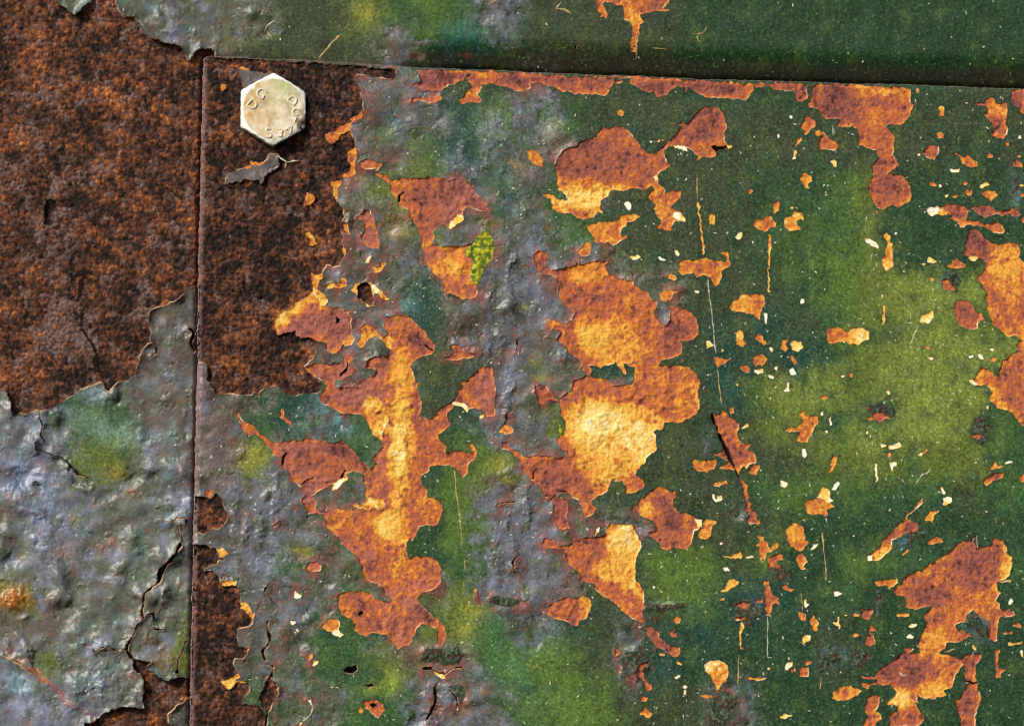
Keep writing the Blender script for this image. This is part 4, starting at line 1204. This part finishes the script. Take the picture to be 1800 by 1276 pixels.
# ---------------------------------------------------------------- mesh making
def empty(name, x, y, z=0):
    o = bpy.data.objects.new(name, None); C.collection.objects.link(o); o.location = P(x, y, z); o.empty_display_size = 0.01
    return o
def mesh_obj(name, verts, quads, mat, parent=None, tint=None, smooth=True):
    """verts in plan units (n,3); quads (m,4) int"""
    me = bpy.data.meshes.new(name)
    n = len(verts); m = len(quads)
    w_ = np.empty((n, 3), np.float32)
    w_[:, 0] = (verts[:, 0] - 900) * PX; w_[:, 1] = -verts[:, 2] * PX; w_[:, 2] = ZC - (verts[:, 1] - 638) * PX
    if parent is not None: w_ -= np.array(parent.location, np.float32)
    me.vertices.add(n); me.vertices.foreach_set('co', w_.ravel())
    me.loops.add(m * 4); me.loops.foreach_set('vertex_index', quads.astype(np.int32).ravel())
    me.polygons.add(m); me.polygons.foreach_set('loop_start', np.arange(0, m * 4, 4, dtype=np.int32))
    me.polygons.foreach_set('use_smooth', np.full(m, smooth))
    me.update(calc_edges=True)
    if tint is not None:
        a = me.color_attributes.new('tint', 'FLOAT_COLOR', 'POINT')
        t = np.ones((n, 4), np.float32); t[:, :3] = np.clip(tint, 0.002, 0.95); a.data.foreach_set('color', t.ravel())
    me.materials.append(mat)
    o = bpy.data.objects.new(name, me); C.collection.objects.link(o)
    if parent is not None: o.parent = parent
    return o

def zof(kind, fr):
    B = BASE_F if fr else BASE_B
    if kind in ('0', 'A'): return B + ZP
    if kind == 'q': return B + ZP + (0.4 + 1.5 * (c2b - c2a) + 1.3 * gb + 0.9 * ga) * ss(0, 5, -F)
    g = GAMP[kind] * (CRUMB if kind in 'KRDH' else 0.8 * GRAIN + 0.6 * (c1b - c1a) + 1.2 * FOLD * (kind == 'P'))
    d = DEPTH[kind]
    return B + 0.5 * ZP * (kind not in 'KRXDH') + (-d + g) * ss(-0.2, 2.6, -F) - 0.35 * d * ss(2.4, -0.2, -F)
ZK = {}
def zk(kind, fr):
    if (kind, fr) not in ZK: ZK[(kind, fr)] = zof(kind, fr)
    return ZK[(kind, fr)]
VI = np.arange(NX * NY).reshape(NY, NX)
def quads_for(mask):
    j, i = np.nonzero(mask)
    return np.stack([VI[j, i], VI[j + 1, i], VI[j + 1, i + 1], VI[j, i + 1]], 1)
def field_obj(name, mask, kind, mat, parent):
    par_front = parent is panel
    j, i = np.nonzero(mask)
    if len(j) < 2: return None
    y0, y1, x0, x1 = j.min(), j.max() + 2, i.min(), i.max() + 2
    q = quads_for(mask); u, inv = np.unique(q, return_inverse=True); inv = inv.reshape(q.shape)
    sl_ = (slice(y0, y1), slice(x0, x1))
    if kind in ('0', 'A'): c = bare_lit_edge(COL[sl_], sl_)
    else: c = colour_of(kind, sl_)
    uj, ui = u // NX, u % NX
    z = zk(kind, par_front)[uj, ui]
    v = np.stack([VX[uj, ui], VY[uj, ui], z], 1)
    if kind == 'A': c = c * 0 + lin((92, 84, 84)) * (1 + 0.4 * fine[sl_])[..., None]; 
    return mesh_obj(name, v, inv, mat, parent, tint=np.asarray(c)[uj - y0, ui - x0])

panel = empty('steel_panel', 1075, 700); panel['label'] = 'large green painted steel panel lapped on top, scattered with orange rust patches'; panel['category'] = 'metal panel'
sheet = empty('back_sheet', 175, 700, -9); sheet['label'] = 'rear steel sheet with blistered grey paint and brown rust, left of and above the seam'; sheet['category'] = 'metal sheet'
NAME = dict(H='corrosion_hole', l='lichen_patch', q='dirt_crust', K='rust_area', R='rust_area', P='rust_patch', O='rust_patch', o='rust_spot', Y='rust_spot', y='yellow_scale', c='bare_chip', w='bare_chip', X='crack', D='corrosion_hole', A='paint_remnant')
LICHEN = 0
fc = front_c
for fr, par in ((True, panel), (False, sheet)):
    dom = fc == fr
    pm = dom & ~(lab > 0)
    field_obj('paint_layer', pm, '0', M_paint, par)
order = np.argsort(lab.ravel(), kind='stable'); sl_sorted = lab.ravel()[order]
starts = np.searchsorted(sl_sorted, np.arange(1, idn + 2))
for k in range(1, idn + 1):
    cells = order[starts[k - 1]:starts[k]]
    if len(cells) < 2 or k not in infos: continue
    kind, fr = infos[k]
    mask = np.zeros((NY - 1, NX - 1), bool); mask.ravel()[cells] = True
    o = field_obj(NAME[kind], mask, kind, MAT[kind], panel if fr else sheet)
    if o and kind == 'X': o['kind'] = 'stuff'

# slanting broken edge of the paint round every hole in it
def lips(parent, dom):
    VS, QS, CS = [], [], []; n0 = 0
    solid = ~hole
    for ax in (0, 1):
        if ax == 0: a, b = solid[:-1, :], solid[1:, :]; da, db = dom[:-1, :], dom[1:, :]
        else: a, b = solid[:, :-1], solid[:, 1:]; da, db = dom[:, :-1], dom[:, 1:]
        j, i = np.nonzero((a != b) & da & db)
        if ax == 0: e0 = VI[j + 1, i]; e1 = VI[j + 1, i + 1]; flip = a[j, i]
        else: e0 = VI[j, i + 1]; e1 = VI[j + 1, i + 1]; flip = ~a[j, i]
        hk = np.where(a[j, i], (lab[1:, :] if ax == 0 else lab[:, 1:])[j, i], (lab[:-1, :] if ax == 0 else lab[:, :-1])[j, i])
        e0, e1 = np.where(flip, e0, e1), np.where(flip, e1, e0)
        QS.append(np.stack([e0, e1], 1)); CS.append(hk)
    E = np.concatenate(QS); H = np.concatenate(CS)
    u, inv = np.unique(E, return_inverse=True); inv = inv.reshape(E.shape)
    uj, ui = u // NX, u % NX
    top = np.stack([VX[uj, ui], VY[uj, ui], ((BASE_F if parent is panel else BASE_B) + ZP)[uj, ui] + 0.02], 1)
    dep = np.zeros(len(u)); kd = np.array([DEPTH.get(infos[h][0], 1) if h in infos else 1 for h in H])
    np.maximum.at(dep, inv[:, 0], kd); np.maximum.at(dep, inv[:, 1], kd)
    gx_, gy_ = -GXf[uj, ui] / gn[uj, ui], -GYf[uj, ui] / gn[uj, ui]
    wd = np.clip(0.5 + dep * 0.35, 0.6, 1.7) * (0.62 + 1.3 * np.clip(perlin(top[:, 0], top[:, 1], 19, 97), -0.4, 1))
    bot = np.stack([top[:, 0] + gx_ * wd, top[:, 1] + gy_ * wd, top[:, 2] - np.minimum(dep, 6) * 0.8 - 0.4], 1)
    n = len(u); q = np.stack([inv[:, 0], inv[:, 1], inv[:, 1] + n, inv[:, 0] + n], 1)
    mixn = ss(-0.5, 0.5, perlin(top[:, 0], top[:, 1], 30, 99))[:, None]
    cc = lin((196, 150, 96)) * mixn + lin((214, 200, 165)) * (1 - mixn)
    brk = ss(-0.1, 0.25, perlin(top[:, 0], top[:, 1], 26, 103))[:, None]
    cc = cc * (1 - brk) + lin((112, 66, 44)) * brk
    cc = np.where((dep > 4)[:, None], lin((170, 140, 110)), cc)
    o = mesh_obj('broken_paint_edge', np.concatenate([top, bot]), q, M_lip, parent, tint=np.concatenate([cc, cc]), smooth=False)
    o['kind'] = 'stuff'
lips(panel, fc); lips(sheet, ~fc)

# rim of the front panel
VS = []; E = []
for ax in (0, 1):
    if ax == 0: a, b = fc[:-1, :], fc[1:, :]
    else: a, b = fc[:, :-1], fc[:, 1:]
    j, i = np.nonzero(a != b)
    if ax == 0: e0 = VI[j + 1, i]; e1 = VI[j + 1, i + 1]; flip = a[j, i]
    else: e0 = VI[j, i + 1]; e1 = VI[j + 1, i + 1]; flip = ~a[j, i]
    e0, e1 = np.where(flip, e0, e1), np.where(flip, e1, e0)
    E.append(np.stack([e0, e1], 1))
E = np.concatenate(E); u, inv = np.unique(E, return_inverse=True); inv = inv.reshape(E.shape); uj, ui = u // NX, u % NX
ztop = np.where(F[uj, ui] > 0, zk('0', True)[uj, ui], zk('R', True)[uj, ui])
top = np.stack([VX[uj, ui] + 0.3 * GXd[uj, ui], VY[uj, ui] + 0.3 * GYd[uj, ui], ztop], 1)
bot = np.stack([VX[uj, ui] - 1.3 * GXd[uj, ui], VY[uj, ui] - 0.6 * GYd[uj, ui], np.full(len(u), -46.0)], 1)
mid = np.stack([VX[uj, ui] - 0.9 * GXd[uj, ui], VY[uj, ui] - 0.5 * GYd[uj, ui], ztop - 2.5], 1)
n = len(u)
mesh_obj('panel_rim', np.concatenate([top, mid, bot]), np.concatenate([np.stack([inv[:, 0], inv[:, 1], inv[:, 1] + n, inv[:, 0] + n], 1), np.stack([inv[:, 0] + n, inv[:, 1] + n, inv[:, 1] + 2 * n, inv[:, 0] + 2 * n], 1)]), M_edge, panel, smooth=False)

# solid plates behind the surfaces
def slab(name, x0, y0, x1, y1, z0, z1, par):
    v = np.array([(x, y, z) for z in (z0, z1) for y in (y0, y1) for x in (x0, x1)], float)
    q = np.array([(0, 1, 3, 2), (4, 6, 7, 5), (0, 4, 5, 1), (2, 3, 7, 6), (0, 2, 6, 4), (1, 5, 7, 3)])
    return mesh_obj(name, v, q[:, ::-1], M_plate, par, smooth=False)
slab('plate_body', 372, 175, xs[-1] - 2, ys[-1] - 2, -60, -30, panel)
slab('plate_body', xs[0] + 2, ys[0] + 2, xs[-1] - 3, ys[-1] - 3, -80, -61, sheet)

# ---------------------------------------------------------------- scratches and flecks
def ribbon(pts, wd, seed, z=0.35):
    r = random.Random(seed); out = []
    for k in range(len(pts) - 1):
        a, b = pts[k], pts[k + 1]; L = math.hypot(*(b - a)); n = max(2, int(L / 5))
        for i in range(n + (k == len(pts) - 2)): out.append(a + (b - a) * i / n + np.array([r.gauss(0, .35), r.gauss(0, .35)]))
    out = np.array(out); t = np.gradient(out, axis=0); t /= np.linalg.norm(t, axis=1)[:, None] + 1e-9; nn = np.stack([-t[:, 1], t[:, 0]], 1)
    w_ = np.array([wd * 0.5 * r.uniform(0.35, 1.25) for _ in out])[:, None]; w_[0] *= .2; w_[-1] *= .2
    return out + nn * w_, out - nn * w_
def surf(x, y):
    j = np.clip(np.searchsorted(ys, y), 1, NY - 1); i = np.clip(np.searchsorted(xs, x), 1, NX - 1)
    Z = np.where(DF > 0, BASE_F, BASE_B) + ZP
    return np.maximum.reduce([Z[j, i], Z[j - 1, i], Z[j, i - 1], Z[j - 1, i - 1]])
k = 0
for kind, wd, pts in lines:
    if kind != 'S': continue
    k += 1; a, b = ribbon(pts, wd, k)
    z = surf(a[:, 0], a[:, 1]) + 0.12
    z = np.where(F[np.clip(np.searchsorted(ys, a[:, 1]), 0, NY - 1), np.clip(np.searchsorted(xs, a[:, 0]), 0, NX - 1)] < 0, z - 1.2, z)
    n = len(a); v = np.concatenate([np.column_stack([a, z]), np.column_stack([(a + b) / 2, z + 0.3]), np.column_stack([b, z])])
    i = np.arange(n - 1); q = np.concatenate([np.stack([i, i + 1, i + 1 + n, i + n], 1), np.stack([i + n, i + n + 1, i + 1 + 2 * n, i + 2 * n], 1)])
    base = lin((190, 160, 100)) if k % 3 else lin((200, 198, 170))
    cx = (0.6 + 0.5 * rng.random(n))[:, None] * base; fr = front_c[min(np.searchsorted(ys, a[0, 1]), NY - 2), min(np.searchsorted(xs, a[0, 0]), NX - 2)]
    mesh_obj('scratch', v, q, M_fleck, panel if fr else sheet, tint=np.concatenate([cx] * 3))

def flecks(par, fr, n, L0, L1, W0, W1, bright, seed, name):
    r = np.random.default_rng(seed)
    x = r.uniform(-10, 1810, n * 3); y = r.uniform(-10, 1290, n * 3)
    j = np.clip(np.searchsorted(ys, y), 0, NY - 2); i = np.clip(np.searchsorted(xs, x), 0, NX - 2)
    ok = (front_c[j, i] == fr) & (F[j, i] > 2.5) & (np.abs(DF[j, i]) > 5) & (r.random(n * 3) < np.where(SLATE[j, i] > 0.5, 0.5, 1.0))
    x, y, j, i = x[ok][:n], y[ok][:n], j[ok][:n], i[ok][:n]; m = len(x)
    L = r.uniform(L0, L1, m) ; W = r.uniform(W0, W1, m) / 2; a = r.uniform(0, 2 * np.pi, m); cv = r.normal(0, 0.7, m)
    z = surf(x, y) + 0.10
    pts = []
    for t in (-0.5, 0, 0.5):
        ang = a + cv * t; cx = x + t * L * np.cos(a + cv * t * 0.5); cy = y + t * L * np.sin(a + cv * t * 0.5)
        ww = W * (1.0 if t == 0 else 0.35)
        for s in (-1, 1):
            pts.append(np.stack([cx - s * ww * np.sin(ang), cy + s * ww * np.cos(ang), z + (0.12 if t == 0 else 0)], 1))
    v = np.stack(pts, 1).reshape(-1, 3); b = (np.arange(m) * 6)[:, None]
    q = np.concatenate([b + np.array([[0, 2, 3, 1]]), b + np.array([[2, 4, 5, 3]])])
    under = COL[j, i]
    if bright: c = lin((232, 228, 205)) * r.uniform(0.5, 1.0, (m, 1))
    else: c = under * r.uniform(1.3, 2.6, (m, 1)) + lin((56, 76, 36)) * r.uniform(0.2, 0.9, (m, 1))
    o = mesh_obj(name, v, q, M_fleck, par, tint=np.repeat(c, 6, 0)); o['kind'] = 'stuff'
flecks(panel, True, 26000, 2.5, 8.0, 0.45, 1.0, False, 1, 'paint_lint'); flecks(sheet, False, 3500, 2.0, 7.0, 0.5, 1.1, False, 2, 'paint_lint')
flecks(panel, True, 520, 2.0, 6.0, 0.9, 2.2, True, 3, 'white_fleck'); flecks(sheet, False, 110, 2.0, 6.0, 0.9, 2.2, True, 4, 'white_fleck')

# ---------------------------------------------------------------- the bolt
def bolt():
    b = bpy.data.objects.new('hex_bolt', None); C.collection.objects.link(b); b.location = P(480.5, 194, -6); b.empty_display_size = 0.01
    b['label'] = 'pale zinc hexagonal bolt head with raised letters in the rusty panel corner'; b['category'] = 'bolt'
    AP, RD, H = 56.5, 54.0, 21.0
    NS = 192; ring = []
    th = np.arange(NS) / NS * 2 * np.pi
    ph = (th + np.pi / 6) % (np.pi / 3) - np.pi / 6      # corners up and down
    rh = AP / np.cos(ph)
    rh = np.minimum(rh, AP / math.cos(math.pi / 6) - 1.2)
    prof = []
    for f in (0.0, 0.2, 0.4, 0.6, 0.8, 0.93): prof.append((np.full(NS, RD * f), np.full(NS, H)))
    prof.append((np.full(NS, RD), np.full(NS, H - 0.4)))
    for f in (0.15, 0.5, 0.9): 
        rr = RD + (rh - RD) * f; prof.append((rr, H - 0.4 - (rr - RD) * 0.42))
    zt = H - 0.4 - (rh - RD) * 0.42
    prof.append((rh, zt - 1.2)); prof.append((rh + 0.2, zt * 0.5)); prof.append((rh, np.full(NS, 1.0))); prof.append((rh - 2, np.full(NS, -6.0)))
    n = len(prof); V = []
    for k_, (r_, z_) in enumerate(prof):
        r_ = np.maximum(r_, 0.01); jig = 0.35 * np.sin(th * 23 + k_) * (k_ > 5)
        xx = (r_ + jig) * np.cos(th); yy = (r_ + jig) * np.sin(th)
        zz = z_ + 0.55 * perlin(xx + 300, yy + 300, 17, 120) + 0.25 * perlin(xx + 300, yy + 300, 6, 121)
        V.append(np.stack([xx, yy, zz], 1))
    V = np.concatenate(V) * PX
    Q = []
    for k_ in range(n - 1):
        for s in range(NS):
            a, c = k_ * NS + s, k_ * NS + (s + 1) % NS
            Q.append((a, a + NS, c + NS, c))
    Q = np.array(Q)
    def part(name, V, Q, mat, smooth=True):
        me = bpy.data.meshes.new(name); me.from_pydata([tuple(v) for v in V], [], [tuple(map(int, q)) for q in Q]); me.update()
        me.polygons.foreach_set('use_smooth', np.full(len(Q), smooth)); me.materials.append(mat)
        o = bpy.data.objects.new(name, me); C.collection.objects.link(o); o.parent = b; return o
    zinc = bpy.data.materials.new('zinc_plate'); zinc.use_nodes = True; t = zinc.node_tree; N = t.nodes; L = t.links; bs = N['Principled BSDF']
    tc = N.new('ShaderNodeTexCoord'); sep = N.new('ShaderNodeSeparateXYZ'); L.new(tc.outputs['Object'], sep.inputs[0])
    ln_ = N.new('ShaderNodeVectorMath'); ln_.operation = 'LENGTH'
    cmb = N.new('ShaderNodeCombineXYZ'); L.new(sep.outputs[0], cmb.inputs[0]); L.new(sep.outputs[1], cmb.inputs[1]); L.new(cmb.outputs[0], ln_.inputs[0])
    def noise(wl, det=4, off=0):
        nn = N.new('ShaderNodeTexNoise'); nn.inputs['Scale'].default_value = 1 / (wl * PX); nn.inputs['Detail'].default_value = det
        mp = N.new('ShaderNodeMapping'); mp.inputs['Location'].default_value = (off, off, 0); L.new(tc.outputs['Object'], mp.inputs[0]); L.new(mp.outputs[0], nn.inputs['Vector']); return nn.outputs['Fac']
    def ramp_(fac, stops):
        r = N.new('ShaderNodeValToRGB'); e = r.color_ramp.elements
        e[0].position, e[0].color = stops[0][0], (*lin(stops[0][1]), 1); e[1].position, e[1].color = stops[-1][0], (*lin(stops[-1][1]), 1)
        for p_, c_ in stops[1:-1]: q_ = e.new(p_); q_.color = (*lin(c_), 1)
        L.new(fac, r.inputs[0]); return r.outputs[0]
    def mapr(v, a, c_, lo=0, hi=1):
        r = N.new('ShaderNodeMapRange'); r.inputs['From Min'].default_value = a; r.inputs['From Max'].default_value = c_; r.inputs['To Min'].default_value = lo; r.inputs['To Max'].default_value = hi; L.new(v, r.inputs['Value']); return r.outputs[0]
    def mix(f, a, c_):
        k = N.new('ShaderNodeMix'); k.data_type = 'RGBA'
        if isinstance(f, float): k.inputs['Factor'].default_value = f
        else: L.new(f, k.inputs['Factor'])
        for nm, v in (('A', a), ('B', c_)):
            if isinstance(v, tuple): k.inputs[nm].default_value = (*lin(v), 1)
            else: L.new(v, k.inputs[nm])
        return k.outputs['Result']
    def math_(op, a, c_):
        m = N.new('ShaderNodeMath'); m.operation = op
        for ix, v in ((0, a), (1, c_)):
            if isinstance(v, (int, float)): m.inputs[ix].default_value = v
            else: L.new(v, m.inputs[ix])
        return m.outputs[0]
    mott = ramp_(noise(20, 6), [(0.34, (170, 154, 122)), (0.5, (204, 190, 158)), (0.64, (220, 212, 190))])
    gx1 = mapr(sep.outputs[0], 10 * PX, -48 * PX)
    amber = math_('MULTIPLY', gx1, mapr(noise(18, 4, 3), 0.38, 0.62)); c1 = mix(amber, mott, (180, 138, 62))
    gy1 = math_('MULTIPLY', mapr(sep.outputs[1], 8 * PX, 45 * PX), mapr(noise(26, 3, 5), 0.35, 0.6)); c2 = mix(gy1, c1, (168, 172, 120))
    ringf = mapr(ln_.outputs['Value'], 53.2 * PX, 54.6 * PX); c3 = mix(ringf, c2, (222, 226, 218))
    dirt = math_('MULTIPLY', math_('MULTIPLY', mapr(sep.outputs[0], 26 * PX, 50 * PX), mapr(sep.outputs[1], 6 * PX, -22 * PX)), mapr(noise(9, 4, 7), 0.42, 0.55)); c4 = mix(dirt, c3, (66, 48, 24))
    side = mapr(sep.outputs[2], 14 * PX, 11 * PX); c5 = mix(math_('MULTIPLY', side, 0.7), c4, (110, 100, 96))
    L.new(c5, bs.inputs['Base Color']); bs.inputs['Metallic'].default_value = 0.0; bs.inputs['Roughness'].default_value = 0.42
    bp = N.new('ShaderNodeBump'); bp.inputs['Strength'].default_value = 0.35; bp.inputs['Distance'].default_value = PX * 2; L.new(noise(7), bp.inputs['Height']); L.new(bp.outputs[0], bs.inputs['Normal'])
    part('bolt_head', V, Q, zinc)
    zl = bpy.data.materials.new('raised_letter_zinc'); zl.use_nodes = True; q = zl.node_tree.nodes['Principled BSDF']
    nn = zl.node_tree.nodes.new('ShaderNodeTexNoise'); nn.inputs['Scale'].default_value = 1 / (8 * PX); rr = zl.node_tree.nodes.new('ShaderNodeValToRGB')
    rr.color_ramp.elements[0].color = (*lin((190, 176, 150)), 1); rr.color_ramp.elements[1].color = (*lin((235, 230, 218)), 1)
    zl.node_tree.links.new(nn.outputs['Fac'], rr.inputs[0]); zl.node_tree.links.new(rr.outputs[0], q.inputs['Base Color']); q.inputs['Roughness'].default_value = 0.4; q.inputs['Metallic'].default_value = 0.2
    # raised letters round the head: (glyph, x, y, turn in degrees, height)
    for g, x, y, rot, sz in (('D', -38.5, 6, -42, 20), ('G', -23, 26, -28, 21), ('D', 34, 16, 52, 19), ('C', 38.5, -5, -8, 15), ('L', 40, -20, -25, 15), ('A', 28.5, -35, -30, 16), ('3', 12, -43, -14, 18), ('S', -8, -44, 10, 20)):
        cu = bpy.data.curves.new('letter', 'FONT'); cu.body = g; cu.size = sz * PX * 1.25; cu.extrude = 0.9 * PX; cu.bevel_depth = 0.6 * PX; cu.offset = -0.5 * PX; cu.align_x = 'CENTER'; cu.align_y = 'CENTER'; cu.resolution_u = 4
        to = bpy.data.objects.new('tmp', cu); C.collection.objects.link(to)
        bpy.context.view_layer.update(); dg = bpy.context.evaluated_depsgraph_get()
        me = bpy.data.meshes.new_from_object(to.evaluated_get(dg)); bpy.data.objects.remove(to)
        me.materials.clear(); me.materials.append(zl)
        lo = bpy.data.objects.new('raised_letter', me); C.collection.objects.link(lo); lo.parent = b
        lo.location = (x * PX, y * PX, (H + 0.3) * PX); lo.rotation_euler = (0, 0, math.radians(rot))
    # local z points out of the wall (-Y in the world); lean the head up and to the right
    R0 = Matrix(((1, 0, 0), (0, 0, -1), (0, 1, 0))).to_4x4()
    tilt = Matrix.Rotation(math.radians(9), 4, 'Y') @ Matrix.Rotation(math.radians(-7), 4, 'X') @ Matrix.Rotation(math.radians(-1.5), 4, 'Z')
    b.matrix_world = Matrix.Translation(Vector(P(478.5, 195, -5))) @ R0 @ tilt
bolt()
